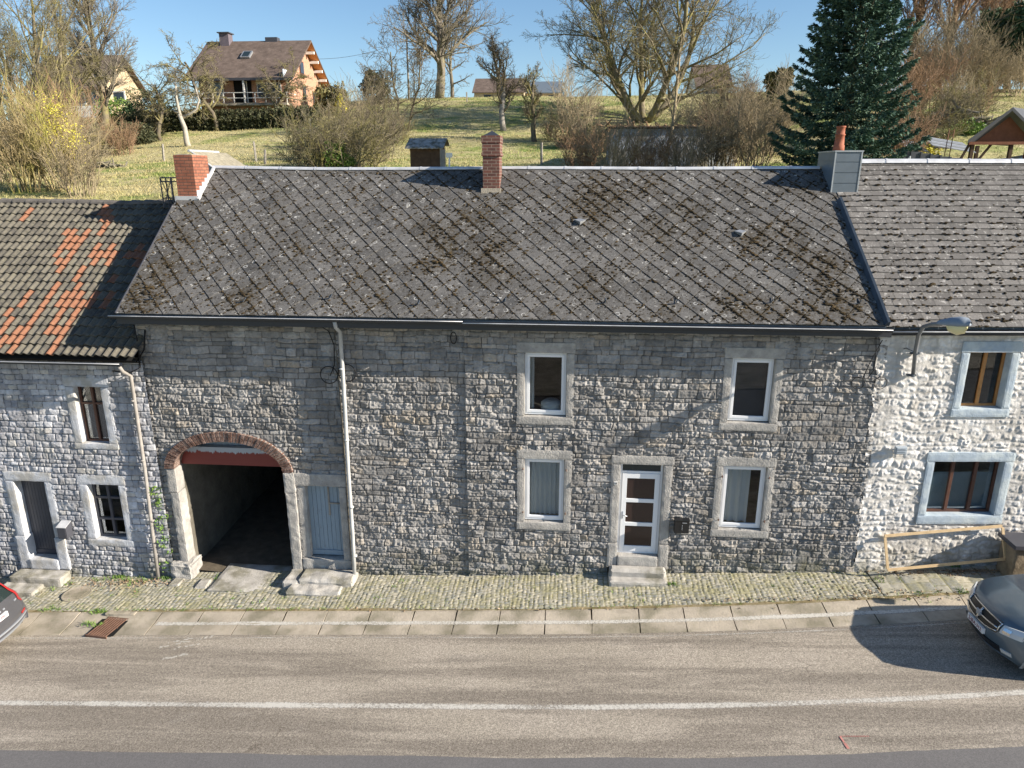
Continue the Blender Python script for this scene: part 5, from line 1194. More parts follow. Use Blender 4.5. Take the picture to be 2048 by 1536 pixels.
# ------------------------------------------------------------------ vegetation builders
def grow_tree(seed, H, r0, nc, ratio, ang, stems=1, fork=.25, wob=.18, up=.05, spread=.5, minr=.012, split=1, crown_w=1.0, k0=7, upr=None, segs=(7, 6, 5, 4, 3, 3)):
    """returns (trunk MB, crown MB); nc children per level"""
    rr = random.Random(seed); tr = MB(); cr = MB()
    def rot(d, a, rnd):
        ax = d.orthogonal().normalized(); ax = Matrix.Rotation(rnd, 3, d) @ ax
        return (Matrix.Rotation(a, 3, ax) @ d).normalized()
    def go(p, d, L, r, lv):
        n = segs[min(lv, len(segs) - 1)]; pts = [p.copy()]; rs = [r]; dirs = [d.copy()]
        for i in range(n):
            w_ = wob * (1 + .35 * lv)
            d = (d + Vector((rr.gauss(0, w_), rr.gauss(0, w_), rr.gauss(0, w_ * .7) + (up if lv else .12)))).normalized()
            if lv == 0: d = (d + Vector((0, 0, .12))).normalized()
            p = p + d * (L / n); pts.append(p.copy()); rs.append(max(minr * .7, r * (1 - (.62 if lv == 0 else .75) * (i + 1) / n))); dirs.append(d.copy())
        (tr if lv < split else cr).tube(pts, rs, k0 if lv == 0 else (5 if lv == 1 else 3), lv < 2)
        if lv >= len(nc): return
        for c in range(nc[lv]):
            lo = fork if lv == 0 else .18
            t = lo + (1 - lo) * (c + rr.random() * .9) / nc[lv]; f = t * n; i = min(int(f), n - 1); q = pts[i].lerp(pts[i + 1], f - i); rad = rs[i] + (rs[i + 1] - rs[i]) * (f - i)
            a = radians(rr.uniform(*ang[min(lv, len(ang) - 1)])) * (1.15 - .35 * t); nd = rot(dirs[i + 1], a, rr.uniform(0, 2 * pi) if lv else 2.4 * c + rr.uniform(-.5, .5))
            l2 = L * ratio[min(lv, len(ratio) - 1)] * rr.uniform(.65, 1.15) * (1.1 - .55 * t) * (crown_w if lv == 0 else 1)
            go(q, nd, l2, max(minr, min(rad * .62, r * .42)), lv + 1)
        
    for s_ in range(stems):
        a = 2 * pi * s_ / max(1, stems) + rr.uniform(-.5, .5); sp = spread * rr.uniform(.5, 1.1) if stems > 1 else rr.uniform(0, .08)
        d = Vector((cos(a) * sp, sin(a) * sp, 1)).normalized()
        go(Vector((cos(a) * r0 * .5 * (stems > 1), sin(a) * r0 * .5 * (stems > 1), -.3)), d, (H + .3) * (rr.uniform(.8, 1.0) if stems > 1 else .92), r0 * (1 if stems == 1 else .62), 0)
    return tr, cr
def place_tree(name, label, loc, tc, mt, mc, group=None, sc=1.0, cat='tree', extra=None):
    t = thing(name, label, cat, loc, group)
    for nm, mb, m in (('trunk', tc[0], mt), ('crown', tc[1], mc)):
        if isinstance(mb, MB): me = mb.mesh(nm, True); me.materials.append(m)
        else: me = mb
        o = bpy.data.objects.new(nm, me); col.objects.link(o); o.parent = t
    t.scale = (sc, sc, sc); return t
def leafcloud(cs, n, size, seed, shell=.55, tri=False, zsq=1.0):
    """leaf faces spread through a union of ellipsoids cs = [(x,y,z,rx,ry,rz)]"""
    rng = np.random.default_rng(seed); cs = np.array(cs, float); wgt = (cs[:, 3] * cs[:, 4] + cs[:, 4] * cs[:, 5] + cs[:, 3] * cs[:, 5]); wgt /= wgt.sum()
    c = cs[rng.choice(len(cs), n, p=wgt)]; d = rng.normal(0, 1, (n, 3)); d /= np.linalg.norm(d, axis=1)[:, None]
    rad = (1 - shell * rng.random(n) ** 1.6)[:, None]; bump = 1 + .18 * np.sin(d[:, :1] * 7 + c[:, :1]) + .14 * np.sin(d[:, 2:3] * 9 + c[:, 1:2] * 3)
    P = c[:, :3] + d * c[:, 3:] * rad * bump
    a = rng.normal(0, 1, (n, 3)); a /= np.linalg.norm(a, axis=1)[:, None]; b = np.cross(a, rng.normal(0, 1, (n, 3))); b /= np.linalg.norm(b, axis=1)[:, None]
    s_ = size * rng.uniform(.6, 1.4, n)[:, None]
    V = np.stack([P - a * s_, P + b * s_ * .55, P + a * s_, P - b * s_ * .55], 1).reshape(-1, 3); F_ = np.arange(n * 4).reshape(-1, 4); return V, F_
def cloud_obj(name, label, cat, cs, n, size, seed, m, group=None, kind=None, shell=.55):
    V, F_ = leafcloud(cs, n, size, seed, shell); o = put(name, raw_mesh(name, V, F_, None, False), m); return tag(o, label, cat, group, kind)
def bush_mesh(seed, H, nst, spread, nc, m, r=.03, wob=.22, ang=((20, 50),), ratio=(.5, .5, .5), minr=.010, up=.04, base=.3):
    rr = random.Random(seed); mb = MB()
    def go(p, d, L, r_, lv):
        n = (5, 4, 3)[min(lv, 2)]; pts = [p.copy()]; dirs = [d]; rs = [r_]
        for i in range(n):
            d = (d + Vector((rr.gauss(0, wob), rr.gauss(0, wob), rr.gauss(0, wob * .6) + up))).normalized(); p = p + d * (L / n); pts.append(p.copy()); dirs.append(d); rs.append(max(minr * .7, r_ * (1 - .7 * (i + 1) / n)))
        mb.tube(pts, rs, 3, False)
        if lv >= len(nc): return
        for c in range(nc[lv]):
            f = (.15 + .85 * rr.random()) * n; i = min(int(f), n - 1); ax = (Matrix.Rotation(rr.uniform(0, 6.28), 3, dirs[i + 1]) @ dirs[i + 1].orthogonal()).normalized()
            go(pts[i].lerp(pts[i + 1], f - i), (Matrix.Rotation(radians(rr.uniform(*ang[0])), 3, ax) @ dirs[i + 1]).normalized(), L * ratio[lv] * rr.uniform(.6, 1.2), max(minr, rs[i] * .6), lv + 1)
    for s_ in range(nst):
        a = rr.uniform(0, 2 * pi); q = base * sqrt(rr.random()); sp = spread * rr.random()
        go(Vector((cos(a) * q, sin(a) * q, -.15)), Vector((cos(a) * sp, sin(a) * sp, 1)).normalized(), H * rr.uniform(.6, 1.05), r, 0)
    me = mb.mesh('shrub', True); me.materials.append(m); return me
def place_bush(name, label, me, loc, sc, rz, group=None, cat='shrub'):
    o = bpy.data.objects.new(name, me); col.objects.link(o); o.location = tuple(float(v) for v in loc); o.scale = sc if isinstance(sc, tuple) else (sc, sc, sc); o.rotation_euler = (0, 0, rz); return tag(o, label, cat, group)
def on(x, Y): return (x, Y, terr(x, Y))
def xat0(px, Y): return AT(px, 370, Y)[0]
def gp(px, py): p = ground_at(px, py); return (p[0], p[1], terr(p[0], p[1]))
def xat(px, Y, py=250): return AT(px, py, Y)[0]
def hgt(py, loc): """height of a thing at loc whose top shows at row py""" ; return AT(1024, py, loc[1])[2] - loc[2]

# grass tufts over the meadow
rng = np.random.default_rng(77); n = 30000
Yg = 26 + 72 * rng.random(n) ** .9; Xg = rng.uniform(-.88, .78, n) * Yg
keep = np.ones(n, bool); zg = np.array([terr(x, y) for x, y in zip(Xg, Yg)])
V, Fq = blades(np.stack([Xg, Yg, zg - .02], -1), 7, .13, .022, 6, .22, 1.2); tag(put('meadow_grass', raw_mesh('meadow_grass', V, Fq, None, False), M['dry']), 'tufts of dry and green grass over the hillside meadow', 'grass', None, 'stuff')

# ---- big trees
loc = on(xat(880, 89), 89); H = hgt(-35, loc)
T1 = grow_tree(11, H, .60, (17, 11, 8, 6), (.76, .62, .56, .5), ((35, 62), (30, 60), (25, 60), (25, 60)), fork=.22, wob=.10, up=.05, minr=.017, crown_w=1.0)
oak = place_tree('bare_oak', 'large bare oak standing alone on the hill crest against the sky', loc, T1, M['bark'], M['bark'])
loc = (xat(906, 97), 97, terr(xat(906, 97), 97)); T1b = grow_tree(12, 7.5, .28, (11, 8, 6), (.6, .5, .45), ((40, 75),), fork=.3, wob=.14, minr=.02)
place_tree('bare_tree', 'small bare tree just behind the big oak on the crest', loc, T1b, M['bark'], M['bark'])
loc = gp(1288, 244); H = hgt(-75, loc)
T2 = grow_tree(23, H * .98, .55, (11, 9, 8, 6), (.7, .6, .56, .5), ((32, 62), (30, 60), (25, 60)), stems=5, fork=.12, wob=.11, up=.03, spread=1.1, minr=.015)
place_tree('walnut_tree', 'huge spreading bare tree with many mossy limbs above the ruined outbuilding', loc, T2, M['bark_moss'], M['bark_moss'])
yy = 44; loc = (xat(1333, yy), yy, terr(xat(1333, yy), yy)); T3 = grow_tree(24, hgt(70, loc), .13, (12, 7, 4), (.32, .5, .5), ((25, 50),), fork=.35, wob=.06, minr=.012)
place_tree('young_tree', 'slim pale young tree rising in front of the ruined outbuilding', loc, T3, M['twig_tan'], M['twig_tan'])
# orchard
T4 = grow_tree(31, 6.8, .27, (14, 12, 12), (.58, .55, .5), ((25, 60), (30, 70)), fork=.25, wob=.2, up=.10, minr=.016, split=1)
loc = gp(1008, 262); place_tree('orchard_tree', 'old bare orchard tree with pale trunk left of the pair behind the roof', loc, T4, M['wood_grey'], M['bark_dark'], 'bare orchard trees on the meadow', hgt(85, loc) / 6.6)
T5 = grow_tree(32, 5.2, .24, (12, 12, 12), (.52, .55, .5), ((25, 60), (30, 70)), fork=.3, wob=.22, up=.12, minr=.016)
loc = gp(1069, 284); place_tree('orchard_tree', 'shorter stubby bare orchard tree right of the pair behind the roof', loc, T5, M['bark_dark'], M['bark_moss'], 'bare orchard trees on the meadow', hgt(150, loc) / 5.0)
T6 = grow_tree(33, 6.0, .20, (14, 12, 12), (.7, .56, .5), ((45, 80), (30, 70)), fork=.3, wob=.24, up=-.01, minr=.016)
def cp(tr, loc, rz, label, sc):
    r = tr.copy(); col.objects.link(r); r.location = tuple(float(v) for v in loc); r.rotation_euler = (0, 0, rz); r['label'] = label; r.scale = (sc, sc, sc)
    for ch in tr.children: c = ch.copy(); col.objects.link(c); c.parent = r
    return r
loc = gp(434, 262); tA = place_tree('orchard_tree', 'tall tangled bare orchard tree in front of the brick house balcony', loc, T6, M['bark_dark'], M['bark_moss'], 'bare orchard trees on the meadow', hgt(100, loc) / 5.6)
loc = gp(549, 250); cp(tA, loc, 2.2, 'smaller bare orchard tree near the gable end of the brick house', hgt(125, loc) / 5.6)
loc = gp(322, 282); tb_ = cp(tA, loc, 4.0, 'reddish twiggy bare tree left of the brick house', hgt(135, loc) / 5.6)
loc = gp(812, 262); T7 = grow_tree(35, 8, .22, (13, 10, 8), (.62, .55, .5), ((30, 65), (30, 65)), stems=2, fork=.15, wob=.2, up=.03, spread=.35, minr=.018)
tC = place_tree('orchard_tree', 'leaning bare two stemmed tree left of the oak above the small hut', loc, T7, M['bark_dark'], M['bark_dark'], 'bare orchard trees on the meadow', hgt(95, loc) / 7.4)
loc = gp(735, 300); cp(tC, loc, 1.7, 'low spreading bare tree in the hazel thicket', hgt(165, loc) / 7.4)
# dead pale tree
loc = gp(376, 292); L = Vector(loc); dt = MB()
sc_ = 1420 / np.linalg.norm(np.array(loc) - CAM)
def D(px, py): return ((px - 376) / sc_, 0.15 * sin(px), (292 - py) / sc_)
def DD(pts, r): dt.tube([D(*p) for p in pts], r, 7)
DD([(377, 296), (376, 285), (373, 262), (369, 240)], [.30, .24, .20, .16]); DD([(370, 243), (369, 232), (365, 212), (368, 195)], [.16, .12, .10, .08]); DD([(372, 245), (385, 240), (398, 232), (404, 218), (402, 196)], [.14, .10, .09, .08, .05]); DD([(369, 238), (362, 236), (358, 232)], [.10, .08, .05])
t = thing('dead_tree', 'pale stripped dead tree with two raised limbs on the meadow', 'tree', loc); me = dt.mesh('trunk', True); me.materials.append(M['bark_pale']); o = bpy.data.objects.new('trunk', me); col.objects.link(o); o.parent = t
cr = MB(); rr = random.Random(4)
for q in ((368, 195), (402, 196), (404, 214), (366, 210)):
    for k in range(9):
        x, y = q; pts = [D(x, y)]
        dx, dy = rr.uniform(-3, 3), rr.uniform(-7, -2)
        for i in range(4): x += dx + rr.uniform(-2, 2); y += dy + i * .8; pts.append(D(x, y))
        cr.tube(pts, [.03, .022, .018, .014, .012], 3, False)
me = cr.mesh('crown', True); me.materials.append(M['bark']); o = bpy.data.objects.new('crown', me); col.objects.link(o); o.parent = t
# left edge trees
yy = 74; loc = (xat(208, yy), yy, terr(xat(208, yy), yy)); T8 = grow_tree(41, hgt(-45, loc) * 1.03, .42, (24, 10, 8, 5), (.50, .58, .55, .5), ((25, 50), (25, 50)), fork=.16, wob=.07, up=.06, minr=.014)
tL = place_tree('tall_bare_tree', 'tall slender bare tree with upswept branches left of the brick house', loc, T8, M['bark_moss'], M['bark'])
yy = 66; loc = (xat(100, yy), yy, terr(xat(100, yy), yy) - .3); T9 = grow_tree(42, hgt(-60, loc), .38, (11, 8, 7, 5), (.55, .58, .55, .5), ((22, 50), (25, 55)), stems=4, fork=.12, wob=.10, up=.05, spread=.6, minr=.013)
tM = place_tree('multistem_bare_tree', 'many stemmed yellowish bare tree at the top left corner', loc, T9, M['bark_moss'], M['bark_moss'])
yy = 60; loc = (xat(25, yy), yy, terr(xat(25, yy), yy) - .3); cp(tM, loc, 1.2, 'bare multistem tree cut by the left edge of the photo', .8)
# conifer stub columns and hedge by the house
def row(px0, px1, py0, py1, Y, r, n, h):
    cs = []
    for i in range(n + 1):
        f = i / n; x = xat(px0 + (px1 - px0) * f, Y); z = terr(x, Y); cs.append((x, Y, z + h * .5, abs(xat(px1, Y) - xat(px0, Y)) / n * .9, r, h * .55))
    return cs
cloud_obj('clipped_hedge', 'long clipped dark hedge below the brick house balcony', 'hedge', row(250, 630, 0, 0, 71.5, .9, 22, 1.75), 26000, .10, 1, M['hedge'], shell=.35)
cloud_obj('clipped_hedge', 'square olive hedge to the right of the brick house gable', 'hedge', row(642, 690, 0, 0, 79, 1.0, 6, 2.6), 6000, .12, 2, M['olive'], shell=.35)
p = on(xat(757, 84), 84); cloud_obj('topiary_block', 'tall dark block shaped evergreen on the crest left of the oak', 'shrub', [(p[0] - .4, 84, p[2] + 1.6, 1.3, 1, 1.7), (p[0] + .6, 84, p[2] + 1.2, .9, 1, 1.3), (p[0] - .9, 84, p[2] + 2.2, .5, .8, 1)], 7000, .10, 3, M['hedge'], shell=.3)
for px, Y, rx, rz, m, lab, py_ in ((262, 66, 1.8, 1.2, 'hedge', 'round dark evergreen mound at the left end of the hedge', 0), (300, 78, 2.4, 2.1, 'evergreen', 'dark green conifer mound beside the second house', 0), (240, 80, 2.2, 1.5, 'green_leaf', 'bright green laurel below the second house', 0), (683, 77.5, .45, 1.1, 'yellow_leaf', 'narrow yellow green conifer at the hedge end', 0), (160, 62, 3.2, 1.6, 'olive', 'olive bramble mound at the foot of the left trees', 0), (1180, 58, 2.0, .9, 'olive', 'low olive scrub by the rubble heap', 0)):
    x = xat(px, Y); z = terr(x, Y); cloud_obj('round_shrub', lab, 'shrub', [(x, Y, z + rz * .7, rx, rx * .8, rz), (x + rx * .6, Y + .3, z + rz * .4, rx * .6, rx * .6, rz * .7), (x - rx * .6, Y, z + rz * .45, rx * .7, rx * .6, rz * .7)], 5200, .10, int(px), M[m], shell=.45)
# willow thickets lower left
W1 = bush_mesh(51, 5.4, 26, .45, (9, 6), M['willow'], r=.05, minr=.014, base=1.0, wob=.13, ang=((15, 40),), ratio=(.45, .45, .5)); W2 = bush_mesh(52, 4.2, 24, .55, (8, 6), M['twig_tan'], r=.045, minr=.014, base=1.0, wob=.15, ang=((15, 45),), ratio=(.45, .45, .5)); W3 = bush_mesh(53, 3.0, 30, .9, (9, 6), M['bark_moss'], r=.035, minr=.013, base=1.3, wob=.24, ang=((20, 60),), ratio=(.5, .5, .5))
W4 = bush_mesh(54, 3.6, 30, .5, (8, 5), M['bark_red'], r=.03, minr=.013, base=1.2, wob=.14, ang=((15, 45),), ratio=(.5, .45, .5)); W5 = bush_mesh(55, 5.0, 20, .5, (9, 7), M['bark_dark'], r=.05, minr=.014, base=.8, wob=.17, ang=((20, 50),), ratio=(.45, .5, .5))
W6 = bush_mesh(56, 5.0, 20, .5, (9, 7), M['twig_tan'], r=.05, minr=.014, base=.8, wob=.17, ang=((20, 50),), ratio=(.45, .5, .5))
place_list = [
 (W1, 30, 36, .72, 'tallest golden willow clump at the left edge above the tile roof', 'willow'), (W1, 105, 37, .78, 'golden yellow willow clump beside the tallest one', 'willow'), (W2, 140, 35, .62, 'low tan willow clump nearest the orange chimney', 'willow'), (W2, -15, 40, .8, 'tan willow clump cut by the left edge', 'willow'),
 (W2, 60, 46, .8, 'tan willow behind the golden clumps', 'willow'), (W2, 160, 56, .8, 'tan scrub under the tall slender tree', 'scrub'), (W4, 125, 60, 1.3, 'reddish scrub below the second house', 'scrub'), (W4, 235, 60, .7, 'low reddish scrub at the fence corner', 'scrub'),
 (W3, 615, 45, .9, 'hazel thicket left part behind the ridge', 'thicket'), (W3, 665, 43, 1.0, 'tangled hazel thicket with green ivy behind the ridge', 'thicket'), (W3, 722, 46, .95, 'hazel thicket right part next to the hut', 'thicket'), (W6, 690, 52, .8, 'upright tan stems at the back of the hazel thicket', 'thicket'), (W5, 760, 50, .8, 'dark stems between the thicket and the hut', 'thicket'),
 (W4, 1165, 42, .65, 'reddish scrub left of the ruined outbuilding', 'scrub'), (W5, 1175, 47, .6, 'dark scrub at the shaded corner of the ruined outbuilding', 'scrub'), (W6, 1235, 40, .6, 'tan saplings in front of the pale ruined wall', 'scrub'), (W4, 1300, 40, .6, 'reddish saplings in front of the pale ruined wall', 'scrub'), (W6, 1370, 40, .62, 'tan bramble at the middle of the ruined wall', 'scrub'), (W5, 1430, 42, .65, 'dark bare shrub at the right end of the ruined wall', 'scrub'),
 (W5, 1475, 44, .8, 'tall dark bare shrub left of the spruce', 'scrub'), (W6, 1510, 41, .7, 'tan bare shrub touching the spruce on its left', 'scrub'), (W4, 1445, 50, .7, 'reddish bare shrub behind the outbuilding', 'scrub'), (W6, 1540, 52, .9, 'tan bare shrub far behind the spruce left edge', 'scrub'), (W5, 1400, 60, .7, 'dark bare shrub under the big tree on its right', 'scrub'), (W6, 1150, 60, .9, 'tan scrub right of the orchard pair', 'scrub'),
 (W4, 1806, 44, .8, 'tall russet stems at the right edge of the spruce', 'scrub'), (W4, 1845, 66, 1.1, 'russet scrub on the garden bank', 'scrub'), (W3, 1860, 50, .8, 'low olive bramble tangle on the bank left of the ladder', 'bramble'), (W3, 1925, 56, .9, 'low olive bramble tangle on the bank above the sheets', 'bramble'), (W6, 1905, 60, .55, 'short tan scrub in the middle of the garden bank', 'scrub'), (W4, 1955, 62, .5, 'short russet scrub right on the garden bank', 'scrub'), (W6, 1500, 60, .8, 'tan scrub on the crest left of the yew', 'scrub'), (W5, 1430, 68, .8, 'dark scrub on the crest below the distant white house', 'scrub'), (W4, 1475, 72, .9, 'reddish scrub on the crest right of the distant white house', 'scrub'), (W3, 1110, 62, .7, 'low bramble on the crest beside the blue grey gable', 'bramble'), (W3, 780, 60, .7, 'low bramble on the meadow behind the hut', 'bramble'),
 (W4, 1795, 56, 1.0, 'russet scrub partly behind the spruce', 'scrub'), (W6, 1900, 74, 1.05, 'tall tan scrub on the bank below the dark evergreens', 'scrub'), (W6, 1960, 74, .95, 'tan scrub on the bank above the open shed', 'scrub'), (W5, 1880, 80, 1.3, 'dark bare scrub high on the bank', 'scrub'), (W6, 2020, 76, .8, 'tan scrub at the right edge above the shed roof', 'scrub'), (W6, 1840, 78, 1.3, 'tan scrub between spruce and bank', 'scrub')]
for k, (me, px, Y, sc, lab, cat) in enumerate(place_list):
    x = xat(px, Y); place_bush('willow_shrub' if cat == 'willow' else 'bare_shrub', lab, me, on(x, Y), (sc, sc, sc * (1 if k % 3 else 1.08)), k * 1.7, 'bare shrubs on the hillside', cat)
x = xat(668, 42.5); z = terr(x, 42.5); cloud_obj('ivy_clump', 'bright green ivy clump inside the hazel thicket', 'ivy', [(x, 42.5, z + .9, .8, .6, .8), (x + .5, 42.6, z + .5, .7, .6, .5)], 2600, .06, 8, M['green_leaf'])
x = xat(110, 36.5); z = terr(x, 36.5); cloud_obj('willow_leaves', 'fresh yellow green leaves on the golden willow', 'foliage', [(x, 36.5, z + 4.0, .9, .6, 1.0), (x + .7, 36.6, z + 2.6, .8, .6, 1.0), (x - .2, 36.4, z + 3.0, .8, .6, .9)], 1500, .045, 9, M['yellow_leaf'], shell=.9)
# bare trees far right and the second row
T10 = grow_tree(61, 17, .4, (24, 10, 8, 5), (.50, .55, .52, .5), ((20, 45), (20, 45)), fork=.15, wob=.07, up=.07, minr=.02)
x = xat(1860, 92); tR = place_tree('tall_bare_tree', 'tall reddish bare tree rising right of the spruce', on(x, 92), T10, M['bark_red'], M['bark_red'], 'tall bare trees behind the garden', 1.15)
for px, Y, sc, rz, lab in ((1925, 100, .9, 1, 'tall bare tree behind the dark evergreens'), (2000, 104, 1.05, 2.5, 'rounded bare tree near the top right corner'), (2060, 96, .95, 4, 'bare tree cut by the right edge'), (1800, 100, .95, 5, 'bare tree half hidden by the spruce')):
    x = xat(px, Y); cp(tR, on(x, Y), rz, lab, sc)
for px, Y, rx, h, m, lab in ((1960, 84, 3.0, 7.5, 'evergreen', 'dark ivy covered tree left part of the evergreen bank'), (2035, 82, 3.8, 8.5, 'evergreen', 'tallest dark evergreen at the right edge'), (1990, 88, 3.5, 7.5, 'evergreen', 'dark evergreen behind the other two'), (1835, 90, 3.0, 4.0, 'evergreen', 'low dark evergreen hedge behind the spruce'), (1545, 66, 2.4, 5.0, 'olive', 'olive cone shaped yew left of the spruce')):
    x = xat(px, Y); z = terr(x, Y); rr = random.Random(px); cs = []
    for k in range(16):
        f = rr.random(); w_ = rx * (1 - .65 * f); cs.append((x + rr.uniform(-1, 1) * w_ * .7, Y + rr.uniform(-1, 1) * w_ * .5, z + h * (.12 + .8 * f), rx * rr.uniform(.22, .42), rx * .35, h * rr.uniform(.10, .17)))
    cloud_obj('evergreen_tree', lab, 'tree', cs, 15000, .15, px, M[m], 'evergreen trees on the bank' if m == 'evergreen' else None, shell=.5)
for px, py_, Y, m in ((1855, 0, 56, 'yellow_leaf'), (1838, 0, 47, 'yellow_leaf'), (1935, 0, 52, 'green_leaf'), (1880, 0, 60, 'green_leaf'), (1870, 0, 42, 'green_leaf')):
    x = xat(px, Y); z = terr(x, Y); lab = {1855: 'upper yellow forsythia on the garden bank', 1838: 'lower yellow forsythia above the corrugated sheets', 1935: 'green bramble on the bank left of the open shed', 1880: 'green bramble above the upper forsythia', 1870: 'mossy green tuft along the dark board fence'}[px]
    cloud_obj('garden_shrub', lab, 'shrub', [(x, Y, z + .4, .9, .7, .6), (x + .8, Y, z + .3, .7, .6, .4)], 1500, .07, px, M[m], shell=.8)
# spruce
def spruce(H, R, seed):
    rng = np.random.default_rng(seed); P = []; Dv = []; tr = MB(); tr.tube([(0, 0, -.3), (0, 0, H * .4), (0, 0, H)], [.24, .15, .02], 8)
    z = .3
    while z < H - .2:
        f = z / H; Lb = R * (1 - f) ** .80 * (1 if f > .07 else .75) + .12; nb = int(8 + 3 * rng.random())
        a0 = rng.uniform(0, 6.28)
        for b in range(nb):
            a = a0 + 6.283 * b / nb + rng.normal(0, .15); l = Lb * rng.uniform(.72, 1.12); nseg = 7; dirh = np.array([cos(a), sin(a), 0]); sd = np.array([-sin(a), cos(a), 0])
            pts = []; droop = -.30 + .25 * f
            for i in range(nseg + 1):
                t = i / nseg; pts.append(dirh * l * t + np.array([0, 0, z + l * (droop * t + .34 * t * t * t) + .05]))
            tr.tube(pts, [.03 * (1 - .8 * i / nseg) for i in range(nseg + 1)], 3, False)
            ns = int(16 + 60 * l / R)
            for k in range(ns):
                t = .12 + .88 * rng.random() ** .7; i = min(int(t * nseg), nseg - 1); q = pts[i] + (pts[i + 1] - pts[i]) * (t * nseg - i)
                wdt = .30 * l * (1.1 - t) + .10; s_ = rng.uniform(-1, 1); q = q + sd * s_ * wdt + np.array([0, 0, -.14 * abs(s_) * wdt - .04 * rng.random()])
                d = dirh * .75 + sd * s_ * .9 + np.array([0, 0, rng.uniform(-.35, .15)]); P.append(q); Dv.append(d / np.linalg.norm(d))
        z += .40 * (1 - .3 * f)
    P = np.array(P); Dv = np.array(Dv); m_ = 7; n = len(P); P = np.repeat(P, m_, 0); Dv = np.repeat(Dv, m_, 0) + rng.normal(0, .42, (n * m_, 3)); Dv /= np.linalg.norm(Dv, axis=1)[:, None]
    S = np.cross(Dv, rng.normal(0, 1, Dv.shape)); S /= np.linalg.norm(S, axis=1)[:, None]; l = rng.uniform(.12, .26, len(P))[:, None]; P = P + rng.normal(0, .03, P.shape)
    V = np.stack([P - S * .022, P + Dv * l * .5 + S * .035, P + Dv * l, P + Dv * l * .5 - S * .035], 1).reshape(-1, 3)
    return tr, raw_mesh('crown', V, np.arange(len(V)).reshape(-1, 4), None, False)
yy = 37.5; x = xat(1692, yy); loc = on(x, yy); trn, cme = spruce(hgt(-360, loc), 3.4, 7)
t = thing('blue_spruce', 'tall dark blue green spruce behind the slate clad chimney', 'tree', loc); me = trn.mesh('trunk', True); me.materials.append(M['bark_dark']); o = bpy.data.objects.new('trunk', me); col.objects.link(o); o.parent = t
cme.materials.append(M['needles']); o = bpy.data.objects.new('crown', cme); col.objects.link(o); o.parent = t

# ------------------------------------------------------------------ buildings on the hill
def gh(name, label, x0, x1, y0, y1, zb, ze, zr, mw, mr, over=.5, gover=.8, cat='house'):
    t = thing(name, label, cat, ((x0 + x1) / 2, y0, zb)); ym = (y0 + y1) / 2
    g = MB(); p = [(y0, zb - 1.5), (y1, zb - 1.5), (y1, ze), (ym, zr - .12), (y0, ze)]
    g.add([(x0, y, z) for y, z in p] + [(x1, y, z) for y, z in p], [(0, 1, 2, 3, 4), (9, 8, 7, 6, 5), (0, 5, 6, 1), (1, 6, 7, 2), (2, 7, 8, 3), (3, 8, 9, 4), (4, 9, 5, 0)]); g.build('wall', mw, t)
    k = (zr - ze) / (ym - y0); r = MB()
    for (ya, yb, za, zb_) in ((y0 - over, ym, ze - k * over, zr), (y1 + over, ym, ze - k * over, zr)):
        r.hexa([(x0 - gover, ya, za), (x1 + gover, ya, za), (x1 + gover, yb, zb_), (x0 - gover, yb, zb_), (x0 - gover, ya, za + .18), (x1 + gover, ya, za + .18), (x1 + gover, yb, zb_ + .18), (x0 - gover, yb, zb_ + .18)])
    ro = r.build('roof', mr, t); return t, ro
bh, ro = gh('brick_chalet', 'salmon brick house with big brown roof and long balcony on the hill', -37.9, -28.6, 75, 85, 15.7, 18.75, 22.25, M['brick_far'], M['rooffar'], 1.2, 1.0)
def bx(nm, par, m, *a): g = MB(); g.box(*a); return g.build(nm, m, par)
bc_ = bx('chimney', ro, mat('far_chimney', (.14, .12, .14), .8, .2, var=.3), -37.2, -36.2, 79.2, 80.2, 21.2, 23.1); bx('cap', bc_, M['anthracite'], -37.35, -36.05, 79.05, 80.35, 23.1, 23.2); bx('chimney', ro, M['anthracite'], -32.5, -31.2, 79.8, 80.6, 22.2, 22.75)
k = 3.5 / 5; g = MB(); zz = 18.75 + k * 2.6
g.hexa([(-34.1, 76.9, 20.18 + .12), (-33.1, 76.9, 20.18 + .12), (-33.1, 77.9, 20.88 + .12), (-34.1, 77.9, 20.88 + .12), (-34.1, 76.8, 20.45), (-33.1, 76.8, 20.45), (-33.1, 77.8, 21.15), (-34.1, 77.8, 21.15)]); sk = g.build('skylight', M['zinc'], ro)
g = MB(); g.hexa([(-33.95, 76.9, 20.5), (-33.25, 76.9, 20.5), (-33.25, 77.7, 21.06), (-33.95, 77.7, 21.06), (-33.95, 76.88, 20.53), (-33.25, 76.88, 20.53), (-33.25, 77.68, 21.09), (-33.95, 77.68, 21.09)]); g.build('pane', M['car_glass'], sk)
bx('gutter', ro, M['anthracite'], -38.9, -27.6, 73.6, 73.8, 17.85, 18.1)
ba = bx('balcony', bh, M['concrete'], -38.2, -28.3, 73.6, 75, 15.55, 15.78)
g = MB()
for kk in range(10): x = -38.1 + kk * 1.085; g.box(x, x + .07, 73.62, 73.68, 15.78, 16.75)
for zz in (16.2, 16.7): g.box(-38.1, -28.3, 73.62, 73.67, zz, zz + .06); g.box(-28.35, -28.28, 73.65, 76.5, zz - .0, zz + .06)
g.build('railing', M['white_paint'], ba)
bx('post', bh, M['white_paint'], -32.75, -32.6, 73.7, 73.85, 15.78, 18.1); bx('recess_shade_panel', bh, M['dark'], -34.2, -32.4, 74.9, 74.99, 15.78, 18.0)  # no real hollow: a flat near-black panel paints the shade of a recess
